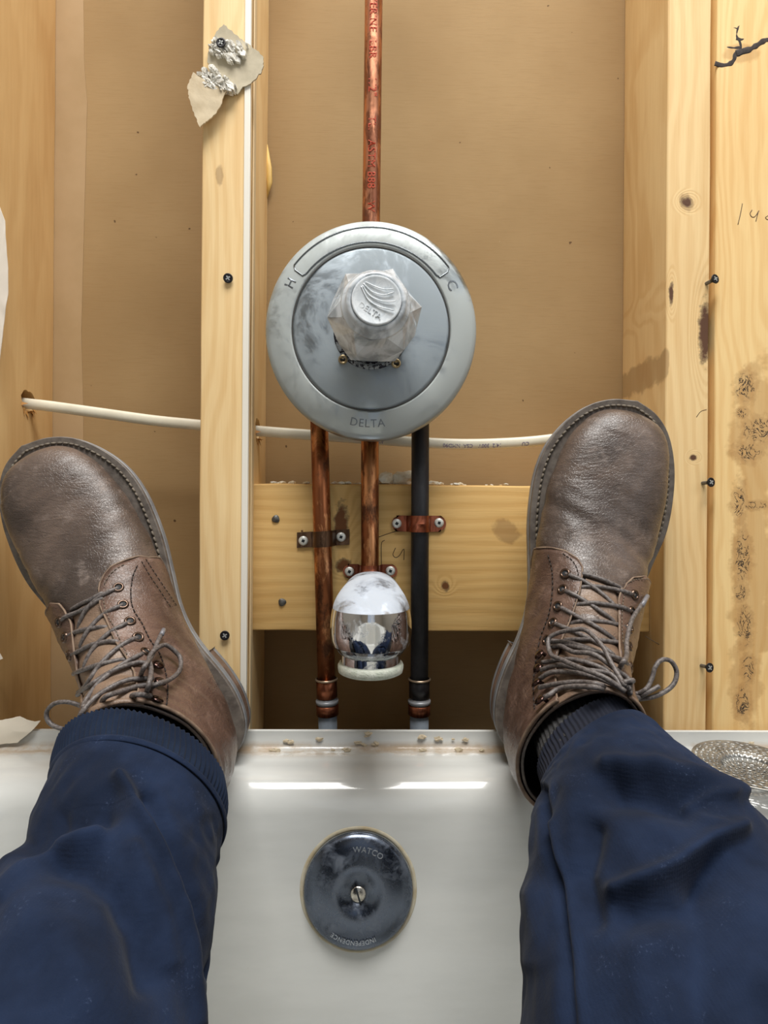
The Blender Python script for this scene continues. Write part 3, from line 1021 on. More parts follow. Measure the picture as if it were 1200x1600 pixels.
ringsT = []
oy1, oy0 = .4885, -1.03
ringsT.append(rrect(tub_w, tub_e, oy0, oy1, .004, 0.0))
ringsT.append(rrect(tub_w, tub_e, oy0, oy1, .004, ZF - .001))
ringsT.append(rrect(tub_w + .001, tub_e - .001, oy0 + .001, oy1 - .001, .004, ZF))
ringsT.append(rrect(tub_w + .003, tub_e - .003, oy0 + .003, oy1 - .003, .004, ZF - .0008))
ringsT.append(rrect(tub_w + .004, tub_e - .004, oy0 + .004, oy1 - .004, .004, ZL + .003))
ringsT.append(rrect(tub_w + .0065, tub_e - .0065, oy0 + .0065, oy1 - .0065, .006, ZL + .0004))
ringsT.append(rrect(tub_w + .010, tub_e - .010, oy0 + .010, oy1 - .010, .010, ZL))
ix0, ix1, iy1, iy0 = tub_w + .055, tub_e - .055, .452, oy0 + .09
rr_ = .028
for k in range(9):
    a = R(82 * k / 8)
    off = rr_ * math.sin(a)
    ringsT.append(rrect(ix0 + off, ix1 - off, iy0 + off, iy1 - off, .07, ZL - rr_ * (1 - math.cos(a))))
z_ = ZL - rr_ * (1 - math.cos(R(82)))
zfl = .055
slope = math.tan(R(8))
rb = .05
off0 = rr_ * math.sin(R(82))
for t in np.linspace(.1, 1, 8):
    z2 = z_ + (zfl + rb - z_) * t
    off = off0 + (z_ - z2) * slope
    ringsT.append(rrect(ix0 + off, ix1 - off, iy0 + off * 1, iy1 - off, .07 + .02 * t, z2))
for k in range(1, 8):
    a = R(90 * k / 7)
    o2 = off + rb * (1 - math.cos(a))
    ringsT.append(rrect(ix0 + o2, ix1 - o2, iy0 + o2, iy1 - o2, .09 - .02 * k / 7, zfl + rb * (1 - math.sin(a))))
vs, fs = [], []
n = len(ringsT[0])
for r_ in ringsT: vs += r_
for i in range(len(ringsT) - 1):
    for k in range(n):
        fs.append((i * n + k, i * n + (k + 1) % n, (i + 1) * n + (k + 1) % n, (i + 1) * n + k))
fs.append(tuple((len(ringsT) - 1) * n + k for k in range(n)))
tub = empty('bathtub', (tub_x, -.27, 0), 'white bathtub with a dirty rim and round overflow plate', 'bathtub')
me = mesh(vs, fs)
auto(link('basin', me, enam.m, tub), 50)

# overflow plate on the sloping end wall
na = Vector((0, -math.cos(R(8)), math.sin(R(8))))
ray_o = ray(560, 1388)
pw = Vector((0, iy1 - off0, z_))          # a point on the wall plane
t_ = (pw - CAMP).dot(na) / ray_o.dot(na)
oc = CAMP + ray_o * t_
RPl = (P(647, 1388, oc.y).x - P(474, 1388, oc.y).x) / 2 - .0012
ov_m = m_chrome('overflow_chrome', (100, 108, 122), (126, 134, 146), .6, rough=.26, scale=70, thr=(.45, .75), spk=.35)
plate = link('overflow_plate', lathe([(RPl - .004, -.0005), (RPl, .0006), (RPl + .0004, .0030), (RPl - .0008, .0050), (RPl - .0032, .0066), (RPl - .008, .0078), (.02, .0088), (.006, .0088), (.0058, .0082), (.0001, .0082)], oc, na, 96), ov_m, tub, label='scratched dark chrome disc')
ux, uy = Vector((1, 0, 0)), na.cross(Vector((1, 0, 0))).normalized()
if uy.z < 0: uy = -uy
op = lambda u, v, h: oc + ux * u + uy * v + na * h
link('screw', lathe([(.0001, .0098), (.004, .0096), (.0054, .0090), (.0056, .0080)], oc, na, 32), m_chrome('screw_chrome', (200, 196, 186), (150, 145, 135), .4, rough=.2), plate)
me = bm_mesh(box_bm(-.0052, .0052, -.0006, .0006, .0092, .0099))
rt_ = Matrix.Rotation(R(-72), 3, 'Z')
link('slot', map_mesh(me, lambda c: op((rt_ @ c).x, (rt_ @ c).y, c.z)), recess_m, plate, smooth=False)


def plate_text(s, size, rad, deg, inward=False):
    me = text_mesh(s, size, .0002, 1.1)
    def fn(c):
        ang = R(deg) + (-c.x / rad if inward else c.x / rad); r = rad - c.y if inward else rad + c.y
        return op(r * math.sin(ang), r * math.cos(ang), .0086 + (RPl - r) * .02 + c.z)
    link('lettering', map_mesh(me, fn), simple('plate_letters', (164, 170, 178), .3, metal=.7) if 'plate_letters' not in bpy.data.materials else bpy.data.materials['plate_letters'], plate, smooth=False)


plate_text('WATCO', .0056, .0300, 14)
plate_text('INDEPENDENCE', .0042, .0318, 186)
seal = simple('old_sealant', (186, 180, 160), .6, c2=(168, 154, 124), scale=100)
link('sealant', lathe([(RPl + .0005, .0002), (RPl + .0022, .0012), (RPl + .0035, .0002)], oc, na, 96, mod=lambda r, h, t: r * (1 + .008 * noise.noise(Vector((3 * math.cos(t), 3 * math.sin(t), h * 100))))), seal, tub, label='brownish ring of old sealant')

# ------------------------------------------------------------------ loose bits
chip_m = plaster_m
stone_m = simple('plaster_lump', (236, 230, 212), .85, c2=(206, 192, 162), scale=120, bump=.6, bscale=600)
zt = Z(757, D_BLOCK) + .0004
for px, w, h, y, lb in ((603, .0085, .006, .532, 'whitish plaster lump left of the larger one on the blocking board'), (629, .011, .0075, .534, 'largest tan plaster lump, on the blocking board beside the black pipe')):
    me = chunk_mesh((X(px, y, 750), y, zt + h * .8), w * 1.15, h * 1.1, h * 1.05, px, 2, .5)
    link('plaster_lump', me, stone_m, smooth=False, label=lb, cat='plaster lump')
rnd = random.Random(11)
for k in range(34):
    px = rnd.choice([rnd.uniform(420, 480), rnd.uniform(520, 560), rnd.uniform(665, 712), rnd.uniform(665, 700), rnd.uniform(700, 835)])
    s = rnd.uniform(.0012, .0042) * (1.3 if 665 < px < 705 else .75)
    y = rnd.uniform(.5225, .535)
    me = chunk_mesh((X(px, y, 750), y, zt + s * .35), s * 1.4, s, s * .55, k, 1, .6)
    link('plaster_crumb', me, stone_m if k % 3 else chip_m, smooth=False, label='tiny plaster crumb scattered along the top edge of the blocking board', cat='crumb', group='plaster crumbs on the blocking board')
for k in range(26):
    px = rnd.uniform(400, 760) if k < 20 else rnd.uniform(1085, 1190)
    py = rnd.uniform(1146, 1172)
    s = rnd.uniform(.0008, .0022)
    q = P(px, py, .4838) if py < 1166 else P(px, 1172, .478)
    q.z = max(q.z, ZL + s * .3)
    link('plaster_fleck', chunk_mesh(q, s * 1.7, s * .35, s * .9, k + 50, 2, .9), simple('fleck_tan', (206, 192, 166), .85) if 'fleck_tan' not in bpy.data.materials else bpy.data.materials['fleck_tan'], smooth=False,
         label='tan plaster fleck stuck along the back lip of the bathtub', cat='fleck', group='plaster flecks on the tub lip')


def sheet(px_poly, D, thick, mat, name, label, cat, curl=None, parent=None, rough=.35, seed=0, lab=None):
    """thin torn sheet: outline from points at its own distance, ragged rim, given thickness"""
    pts = [P(a, c, D) for a, c in px_poly]
    path = []
    nP = len(pts)
    for i in range(nP):
        a, c = pts[i], pts[(i + 1) % nP]
        m = max(2, int((c - a).length / .0014))
        for k in range(m):
            q = a.lerp(c, k / m)
            q += Vector((noise.noise(q * 420 + Vector((seed, 0, 0))), 0, noise.noise(q * 420 + Vector((0, 9, seed))))) * .0011 * rough / .35
            path.append(q)
    b = bmesh.new()
    cen = sum(path, Vector()) / len(path)
    loops = []
    for f in (1, .86, .6, .3):
        loops.append([b.verts.new(cen + (q - cen) * f) for q in path])
    m = len(path)
    for i in range(3):
        for k in range(m):
            b.faces.new((loops[i][k], loops[i][(k + 1) % m], loops[i + 1][(k + 1) % m], loops[i + 1][k]))
    b.faces.new(loops[3])
    for v in b.verts:
        bend = curl(v.co) if curl else 0
        v.co.y += -bend + noise.noise(v.co * 90 + Vector((seed, seed, 0))) * .0007
    ext = bmesh.ops.extrude_face_region(b, geom=list(b.faces))
    for g in ext['geom']:
        if isinstance(g, bmesh.types.BMVert): g.co.y -= thick
    me = bm_mesh(b)
    o = link(name, me, mat, parent, label=label, cat=cat)
    return auto(o, 40)


tornp = simple('torn_paper', (206, 190, 160), .8, c2=(190, 172, 140), scale=60, bump=.3, bscale=300)
gyps = NT('gypsum_broken'); gn = gyps.noise(gyps.pos(), 260, 5, .8)
gyps.set(col=gyps.mix(gyps.ramp(gn, .40, .55), lin((196, 190, 176)), lin((240, 238, 230))), rough=.9); gyps.bump(gn, .6, .0015)
scrap = empty('drywall_scrap', P(355, 110, D_STUD - .002), 'torn drywall scrap with broken white plaster screwed to the pale stud', 'drywall scrap')
sheet([(327, 75), (338, 52), (350, 40), (362, 50), (376, 62), (388, 70), (398, 78), (412, 92), (413, 106), (408, 118), (396, 130), (380, 138), (372, 148), (350, 140), (335, 110), (324, 98)],
      D_STUD - .0015, .0012, simple('torn_grey', (196, 186, 162), .8, c2=(178, 168, 144), scale=60, bump=.3), 'torn_paper', None, None, parent=scrap, seed=2, curl=lambda c: max(0, (c.x - X(388, D_STUD)) * .12))
sheet([(306, 124), (318, 130), (340, 140), (356, 148), (350, 158), (346, 172), (338, 184), (324, 196), (316, 206), (308, 190), (302, 170), (298, 148)],
      D_STUD - .003, .0012, tornp, 'torn_paper', None, None, parent=scrap, seed=5, curl=lambda c: .003 + max(0, (X(325, D_STUD) - c.x) * .3))


def rubble(px_poly, D, seed, n=150):
    poly = [P(a, c, D) for a, c in px_poly]
    def inside(q):
        r_ = False
        for i in range(len(poly)):
            a, c = poly[i], poly[i - 1]
            if (a.z > q.z) != (c.z > q.z) and q.x < (c.x - a.x) * (q.z - a.z) / (c.z - a.z) + a.x: r_ = not r_
        return r_
    rn = random.Random(seed)
    xs = [v.x for v in poly]; zs_ = [v.z for v in poly]
    vs, fs = [], []
    c = 0
    while c < n:
        q = Vector((rn.uniform(min(xs), max(xs)), D, rn.uniform(min(zs_), max(zs_))))
        if not inside(q): continue
        c += 1
        big = c < n * .3
        L_ = rn.uniform(.004, .009) if big else rn.uniform(.0012, .003)
        Wd = L_ * rn.uniform(.3, .7)
        ang = R(-38 + rn.uniform(-25, 25)); k_ = rn.randint(5, 7)
        h = rn.uniform(.001, .0035) + (0 if big else .001)
        tx_, tz_ = rn.uniform(-.35, .35), rn.uniform(-.35, .35)
        o_ = len(vs)
        base = []
        for j in range(k_):
            t = 2 * math.pi * (j + rn.uniform(-.25, .25)) / k_
            u, v = math.cos(t) * L_ * .6, math.sin(t) * Wd * .6
            base.append((u * math.cos(ang) - v * math.sin(ang), u * math.sin(ang) + v * math.cos(ang)))
        for (u, v) in base: vs.append((q.x + u * 1.1, D + .002, q.z + v * 1.1))
        for (u, v) in base: vs.append((q.x + u, D - h + u * tx_ + v * tz_, q.z + v))
        for j in range(k_): fs.append((o_ + j, o_ + (j + 1) % k_, o_ + k_ + (j + 1) % k_, o_ + k_ + j))
        fs.append(tuple(o_ + k_ + j for j in range(k_))); fs.append(tuple(o_ + j for j in range(k_))[::-1])
    return mesh(vs, fs)


link('broken_plaster', rubble([(326, 66), (345, 60), (368, 70), (388, 72), (376, 92), (362, 102), (350, 90), (330, 92)], D_STUD - .003, 3, 90), gyps.m, scrap, smooth=False, kind='stuff')
link('broken_plaster', rubble([(312, 120), (331, 106), (350, 122), (372, 138), (358, 148), (336, 140), (318, 138)], D_STUD - .0045, 8, 110), gyps.m, scrap, smooth=False, kind='stuff')
drywall_screw(347, 72, D_STUD - .004, 'black screw holding the torn plaster near the top of the pale stud', (0, 0), .004)

white_paper = simple('white_paper', (228, 218, 204), .6)
sheet([(-25, 300), (-2, 318), (8, 345), (10, 380), (13, 420), (13, 460), (7, 500), (3, 540), (-2, 575), (-25, 600)], D_STUD - .004, .0006, white_paper, 'torn_wall_paper', 'white torn sheet hanging on the left edge beside the top of the left stud', 'torn paper', rough=.02)
sheet([(-20, 1008), (-3, 1014), (5, 1029), (-4, 1033), (-20, 1034)], D_STUD - .004, .0006, white_paper, 'torn_wall_paper', 'small white paper corner poking in at the left edge above the tub', 'torn paper', rough=.05)
zl = ZF
sheet([(-30, 1128), (0, 1127), (26, 1122), (40, 1127), (52, 1129), (60, 1128), (52, 1140), (40, 1150), (28, 1160), (0, 1163), (-30, 1163)], .4820, .0005, simple('paper_cream', (214, 206, 190), .7), 'paper_scrap', 'cream paper scrap lying over the tub lip at the left edge', 'paper scrap', rough=.1, curl=lambda c: max(0, (c.z - zl)) * -.4)

# strainer on the ledge
st_m = simple('strainer_steel', (128, 128, 126), .4, metal=.8, c2=(176, 176, 172), scale=60)
sc = P(1172, 1203, .437); sc.z = ZL + .0055
root = empty('sink_strainer', tuple(sc), 'perforated steel sink strainer lying on the right of the tub rim', 'strainer')
prof = [(.0395, 0), (.036, .0004), (.032, .0002), (.028, 0), (.0245, 0.0), (.0215, -.001), (.019, -.0035), (.016, -.006), (.012, -.0072), (.008, -.0076), (.004, -.0078), (.0008, -.0078)]
tx = Matrix.Rotation(R(3), 3, 'X')
vs, fs = [], []
NS = 96
dens = []
for i in range(len(prof) - 1):
    (r0, h0), (r1, h1) = prof[i], prof[i + 1]
    m = max(1, int(abs(r1 - r0) / .0015))
    dens += [(r0 + (r1 - r0) * k / m, h0 + (h1 - h0) * k / m) for k in range(m)]
dens.append(prof[-1])
for r, h in dens:
    for k in range(NS):
        t = 2 * math.pi * (k + .0) / NS
        vs.append(sc + tx @ Vector((r * math.cos(t), r * math.sin(t), h + .003)))
for i in range(len(dens) - 1):
    st = 3 if dens[i][0] > .018 else (6 if dens[i][0] > .009 else 12)
    for k in range(NS):
        hole = (i % 2 == 1) and (((k + (st // 2 if (i // 2) % 2 else 0)) % st) < max(1, st // 2 if st > 3 else 2)) and i > 0
        if hole: continue
        k2 = (k + 1) % NS
        fs.append((i * NS + k, i * NS + k2, (i + 1) * NS + k2, (i + 1) * NS + k))
so = link('mesh_disc', mesh(vs, fs), st_m, root)
md = so.modifiers.new('s', 'SOLIDIFY'); md.thickness = .0006
link('rim', lathe([(.0385, .0), (.0398, .0006), (.0402, .0), (.0398, -.0006), (.0385, 0)], sc + tx @ Vector((0, 0, .003)), tx @ Vector((0, 0, 1)), 96), st_m, root)

# ------------------------------------------------------------------ boots
leather_a = m_leather('boot_leather_grey_brown', (68, 58, 53), (106, 91, 82), (146, 132, 124), rough=.30)
leather_q = m_leather('boot_leather_brown', (78, 59, 50), (108, 85, 74), (150, 124, 110), rough=.30)
leather_t = m_leather('tongue_leather', (106, 85, 70), (128, 106, 88), (148, 128, 110), rough=.45)
edge_m = simple('leather_edge', (134, 114, 96), .7, c2=(96, 76, 62), scale=90)
welt_m = simple('welt_leather', (112, 104, 96), .55, c2=(84, 76, 70), scale=120, bump=.3, bscale=500)
rubber_m = simple('sole_rubber', (112, 114, 118), .45, c2=(140, 142, 144), scale=50, bump=.2, bscale=300)
stack_m = simple('heel_stack', (92, 72, 60), .5, c2=(122, 98, 82), scale=80, bump=.2)
thread_m = simple('welt_thread', (122, 112, 98), .7, c2=(92, 84, 74), scale=200)
dthread_m = simple('dark_thread', (38, 30, 26), .7)
lace_m = NT('lace_cord'); ln_ = lace_m.noise(lace_m.pos(), 500, 3, .7)
lace_m.set(col=lace_m.mix(lace_m.ramp(ln_, .35, .65), lin((72, 66, 64)), lin((112, 106, 104))), rough=.5); lace_m.bump(ln_, .5, .0005)
eyelet_m = simple('eyelet_metal', (92, 76, 66), .25, metal=.9)
hook_m = simple('hook_metal', (66, 50, 46), .15, metal=.9)
dark_in = simple('boot_lining', (44, 38, 32), .8)

# stations: top (u, w), bottom (u, w), half widths towards -v and +v for a right boot (inner, outer), centre shift
ST = [((.2895, .020), (.2895, .015), .002, .002), ((.2875, .028), (.2875, .0135), .014, .014), ((.282, .036), (.283, .013), .025, .024),
      ((.271, .042), (.273, .013), .0345, .032), ((.254, .047), (.256, .013), .0415, .0385), ((.232, .051), (.233, .013), .0455, .0435), ((.206, .056), (.204, .013), .047, .046),
      ((.178, .065), (.171, .014), .0440, .0450), ((.154, .080), (.138, .018), .0385, .043), ((.136, .094), (.100, .025), .035, .039), ((.123, .107), (.060, .031), .033, .035),
      ((.113, .119), (.024, .036), .032, .032), ((.106, .129), (.004, .050), .031, .030), ((.101, .138), (-.003, .075), .031, .029),
      ((.096, .146), (-.002, .095), .031, .029), ((.093, .153), (.000, .110), .032, .030), ((.091, .158), (.002, .120), .033, .031)]
STA = np.array([[a[0], a[1], b_[0], b_[1], m1, m2] for a, b_, m1, m2 in ST])
NS_ = len(ST) - 1


def st_at(s):
    s = min(max(s, 0), NS_ - 1e-6)
    i = int(s); t = s - i
    g = lambda k: STA[min(max(k, 0), NS_)]
    p0, p1, p2, p3 = g(i - 1), g(i), g(i + 1), g(i + 2)
    if i == 0: p0 = 2 * p1 - p2
    if i + 1 >= NS_: p3 = 2 * p2 - p1
    return 0.5 * ((2 * p1) + (p2 - p0) * t + (2 * p0 - 5 * p1 + 4 * p2 - p3) * t * t + (3 * p1 - p0 - 3 * p2 + p3) * t ** 3)


def surf(s, phi):
    """boot upper in local (u, v, w); phi 0 on the instep, +/-pi under the foot or at the heel"""
    tu, tw, bu, bw, hm, hl = st_at(s)
    sf = max(0, min(1, (s - 9) / 4))
    k = .36 + .14 * sf
    top, bot = np.array((tu, tw)), np.array((bu, bw))
    cen = bot + (top - bot) * k
    ca, sa = math.cos(phi), math.sin(phi)
    plow = .55 + .45 * sf; pup = .88 + .12 * sf
    p = pup if ca >= 0 else plow
    e = math.copysign(abs(ca) ** (1.0 if ca >= 0 else .9 + .1 * sf), ca)
    v = math.copysign(abs(sa) ** p, sa) * (hl if sa > 0 else hm)
    a = (top - cen) * max(e, 0) + (bot - cen) * max(-e, 0)
    q = cen + a
    sh = -.004 * math.sin(math.pi * min(max((q[0] - .1) / .2, 0), 1)) - .004 * max(0, (q[0] - .2) / .09)
    return Vector((q[0], v + sh, q[1]))


class Boot:
    def __init__(self, heel, toe, side, roll, label):
        """side +1: right boot (inner side faces -x)"""
        self.side = side
        self.o = heel
        self.U = (toe - heel).normalized()
        w = Vector((0, -1, 0)); w = (w - self.U * w.dot(self.U)).normalized()
        v = self.U.cross(w)
        Rm = Matrix.Rotation(roll, 3, self.U)
        self.W = Rm @ w; self.V = Rm @ v
        self.root = empty('leather_boot', tuple(heel), label, 'boot')

    def w(self, q):
        return self.o + self.U * q[0] + self.V * (q[1] * self.side) + self.W * q[2]

    def S(self, s, phi, off=0.0):
        q = surf(s, phi)
        if off:
            d = .02
            a = surf(min(s + .05, NS_), phi) - surf(max(s - .05, 0), phi)
            b_ = surf(s, phi + d) - surf(s, phi - d)
            n = a.cross(b_)
            if n.length > 1e-12:
                n.normalize()
                c = surf(s, math.pi) * .5 + surf(s, 0) * .5
                if n.dot(q - c) < 0: n = -n
                q = q + n * off
        return self.w(q)

    def patch(self, name, srange, prange, off, mat, ns=60, npx=60, thick=.0016, label=None, extra=None, ea=None):
        """sheet on the upper: prange(s_frac) etc. given as functions of (i, j) fractions"""
        vs, fs, uv = [], [], []
        for i in range(ns + 1):
            for j in range(npx + 1):
                fi, fj = i / ns, j / npx
                s, ph = srange(fi, fj), prange(fi, fj)
                o_ = off + (extra(s, ph) if extra else 0)
                vs.append(self.S(s, ph, o_)); uv.append((s, ph))
        m = npx + 1
        for i in range(ns):
            for j in range(npx):
                fs.append((i * m + j, i * m + j + 1, (i + 1) * m + j + 1, (i + 1) * m + j))
        o = link(name, mesh(vs, fs), mat, self.root, label=label)
        if thick:
            # give the sheet its thickness outwards
            me = o.data
            md = o.modifiers.new('t', 'SOLIDIFY'); md.thickness = thick; md.offset = 0
        self.uvs = uv
        return o


def outline(t):
    """sole outline, t in 0..1 round the boot: returns (u, v) ; inner side is -v"""
    pass


SOLE_IN = [(0, .000), (.004, .014), (.016, .026), (.036, .0325), (.060, .0335), (.090, .0305), (.120, .031), (.150, .0385), (.180, .048), (.210, .0545), (.238, .0550), (.262, .0485), (.282, .0365), (.294, .020), (.2995, .000)]
SOLE_OUT = [(0, .000), (.004, .014), (.016, .026), (.036, .0335), (.060, .037), (.090, .041), (.120, .047), (.150, .053), (.180, .0555), (.210, .0575), (.238, .0535), (.262, .0455), (.282, .033), (.294, .018), (.2995, .000)]


def sole_ring(off=0.0, u_max=None, n=7):
    inn = cr([(u, -v, 0) for u, v in SOLE_IN], n)
    out = cr([(u, v, 0) for u, v in SOLE_OUT], n)
    pts = inn + out[::-1][1:-1]
    res = []
    m = len(pts)
    for i in range(m):
        t = pts[(i + 1) % m] - pts[i - 1]
        nrm = Vector((t.y, -t.x, 0)).normalized()
        c = pts[i] - Vector((.15, 0, 0))
        if nrm.dot(c) < 0: nrm = -nrm
        q = pts[i] + nrm * off
        q.y += -.004 * math.sin(math.pi * min(max((q.x - .1) / .2, 0), 1)) - .004 * max(0, (q.x - .2) / .09)
        res.append(q)
    return res


def wbase(u):
    """height of the top of the sole"""
    t = min(max((u - .06) / .11, 0), 1)
    t = t * t * (3 - 2 * t)
    return .033 * (1 - t) + .0135 * t + max(0, u - .24) ** 2 * 1.2


def slab(boot, name, offs, hfun, mat, label=None, clip=None):
    """closed loft: rings at (offset, height function of u)"""
    vs, fs = [], []
    m = None
    for (off, hf) in zip(offs, hfun):
        ring = sole_ring(off)
        if clip:
            yin = min(q.y for q in ring if q.x <= clip); yout = max(q.y for q in ring if q.x <= clip)
            def cl(q):
                if q.x <= clip: return q
                f = max(0, 1 - (q.x - clip) / (.3 - clip)) ** 1.0
                y = (yin if q.y < 0 else yout) * f
                return Vector((clip - .005 * f * 0 - .005 * (1 - (y / .034) ** 2), y, 0))
            ring = [cl(q) for q in ring]
        m = len(ring)
        vs += [boot.w((q.x, q.y, hf(q.x))) for q in ring]
    n = len(offs)
    for i in range(n - 1):
        for k in range(m):
            fs.append((i * m + k, i * m + (k + 1) % m, (i + 1) * m + (k + 1) % m, (i + 1) * m + k))
    # caps as strips between the two sides
    h = m // 2
    for base in (0, (n - 1) * m):
        for k in range(0, h):
            a, b_, c, d = base + k, base + k + 1, base + (m - k - 1) % m, base + (m - k) % m
            f = []
            for q in (a, b_, c, d):
                if q not in f: f.append(q)
            if len(f) >= 3: fs.append(tuple(f))
    return auto(link(name, mesh(vs, fs), mat, boot.root, label=label), 40)


def build_boot(b, inner_gap, outer_gap, s_in, s_out):
    """gap functions: phi of the facing edge on each side by s ; s_in/s_out: where the quarters begin"""
    root = b.root
    L_ = []
    # upper
    ns, npx = 150, 120
    vs, fs, par = [], [], []
    for i in range(ns + 1):
        s = NS_ * i / ns
        for j in range(npx):
            ph = -math.pi + 2 * math.pi * j / npx
            crease = 0
            if 3.5 < s < 9.2:
                q = surf(s, ph)
                f = math.exp(-((s - 6.6) / 1.5) ** 2)
                crease = .0016 * f * (noise.noise(Vector((q.x * 95 + q.y * 22, q.y * 28, b.side * 4.0))))
                crease += .0020 * noise.noise(Vector((q.x * 26, q.y * 22, 7 + b.side)))
            elif s >= 9.2:
                q = surf(s, ph)
                crease = .0012 * noise.noise(Vector((q.x * 40, q.y * 30, q.z * 60 + b.side)))
            vs.append(b.S(s, ph, crease))
            par.append((s, ph))
    for i in range(ns):
        for j in range(npx):
            fs.append((i * npx + j, i * npx + (j + 1) % npx, (i + 1) * npx + (j + 1) % npx, (i + 1) * npx + j))
    up = link('vamp', mesh(vs, fs), leather_a, root)
    md = up.modifiers.new('t', 'SOLIDIFY'); md.thickness = .0018; md.offset = -1
    b.bvh = BVHTree.FromPolygons([Vector(v) for v in vs], fs)
    b.par = par; b.fs = fs; b.vs = vs
    return up


def hit(b, px, py, bv=None):
    loc, nrm, idx, dist = (bv or b.bvh).ray_cast(CAMP, ray(px, py))
    return loc, nrm, idx


def param(b, px, py):
    loc, nrm, idx = hit(b, px, py)
    if loc is None: return None
    f = b.fs[idx]
    best = min(f, key=lambda k: (Vector(b.vs[k]) - loc).length)
    ws = [(1 / ((Vector(b.vs[k]) - loc).length + 1e-6), b.par[k]) for k in f]
    W_ = sum(w_ for w_, _ in ws)
    ph = [p_[1] for _, p_ in ws]
    if max(ph) - min(ph) > 3: return b.par[best]
    return (sum(w_ * p_[0] for w_, p_ in ws) / W_, sum(w_ * p_[1] for w_, p_ in ws) / W_)


def interp(tab):
    tab = sorted(tab)
    xs_ = [t[0] for t in tab]; ys_ = [t[1] for t in tab]
    return lambda x: float(np.interp(x, xs_, ys_))


BD = .478
right = Boot(P(804, 1158, .480), P(990, 640, .481), 1, R(-4), 'right leather boot, toes upright against the knotty stud, with the trouser leg pulled off it')
left = Boot(P(366, 1166, .480), P(30, 686, .481), -1, R(5), 'left leather boot, toes cut by the left edge of the picture, under the ribbed cuff')
for b in (right, left):
    build_boot(b, None, None, None, None)
    slab(b, 'welt', [.0005, .0012, .0012, .0005], [lambda u: wbase(u) + .0006, lambda u: wbase(u), lambda u: wbase(u) - .0045, lambda u: wbase(u) - .005], welt_m)
    slab(b, 'outsole', [.0008, .0016, .0016, .0002], [lambda u: wbase(u) - .005, lambda u: wbase(u) - .0058, lambda u: max(wbase(u) - .0125, 0), lambda u: max(wbase(u) - .0132, -.0005)], rubber_m)
    for k, (a_, c_, mt) in enumerate(((.0200, .0130, stack_m), (.0130, .0065, stack_m), (.0065, .0, rubber_m))):
        slab(b, 'heel_layer', [.0002, .0012, .0012, .0002], [lambda u, a_=a_: a_, lambda u, a_=a_: a_ - .0006, lambda u, c_=c_: c_ + .0006, lambda u, c_=c_: c_ + .0001], mt, clip=.078)
    # lock stitches along the welt
    ring = sole_ring(-.0042, n=24)
    ring2 = sole_ring(-.0042 + .0001, n=24)
    vs, fs = [], []
    acc, last = 0, None
    cur = []
    for q in ring + ring[:1]:
        if q.x < .085: cur = []; acc = 0; last = None; continue
        if last is not None: acc += (q - last).length
        last = q
        cur.append(q)
        if acc > .0040:
            a_, c_ = cur[0], cur[-1]
            d_ = (c_ - a_)
            side_ = Vector((-d_.y, d_.x, 0)).normalized() * .0004
            pth = [a_ + d_ * .08 - side_, a_ + d_ * .3, a_ + d_ * .7, c_ - d_ * .08 + side_]
            tube_data([b.w((p_.x, p_.y, wbase(p_.x) + h_)) for p_, h_ in zip(pth, (.0002, .0012, .0012, .0002))], [.0006, .0010, .0010, .0006], 6, True, 1, vs, fs)
            cur = [c_]; acc = 0
    link('welt_stitching', mesh(vs, fs), thread_m, b.root, kind='stuff')


def bridge(tab_px, b, what='gap'):
    """trace points of the photograph on the boot and read their place on it"""
    res = [param(b, px, py) for px, py in tab_px]
    return [r_ for r_ in res if r_ is not None and abs(r_[1]) < 1.35]


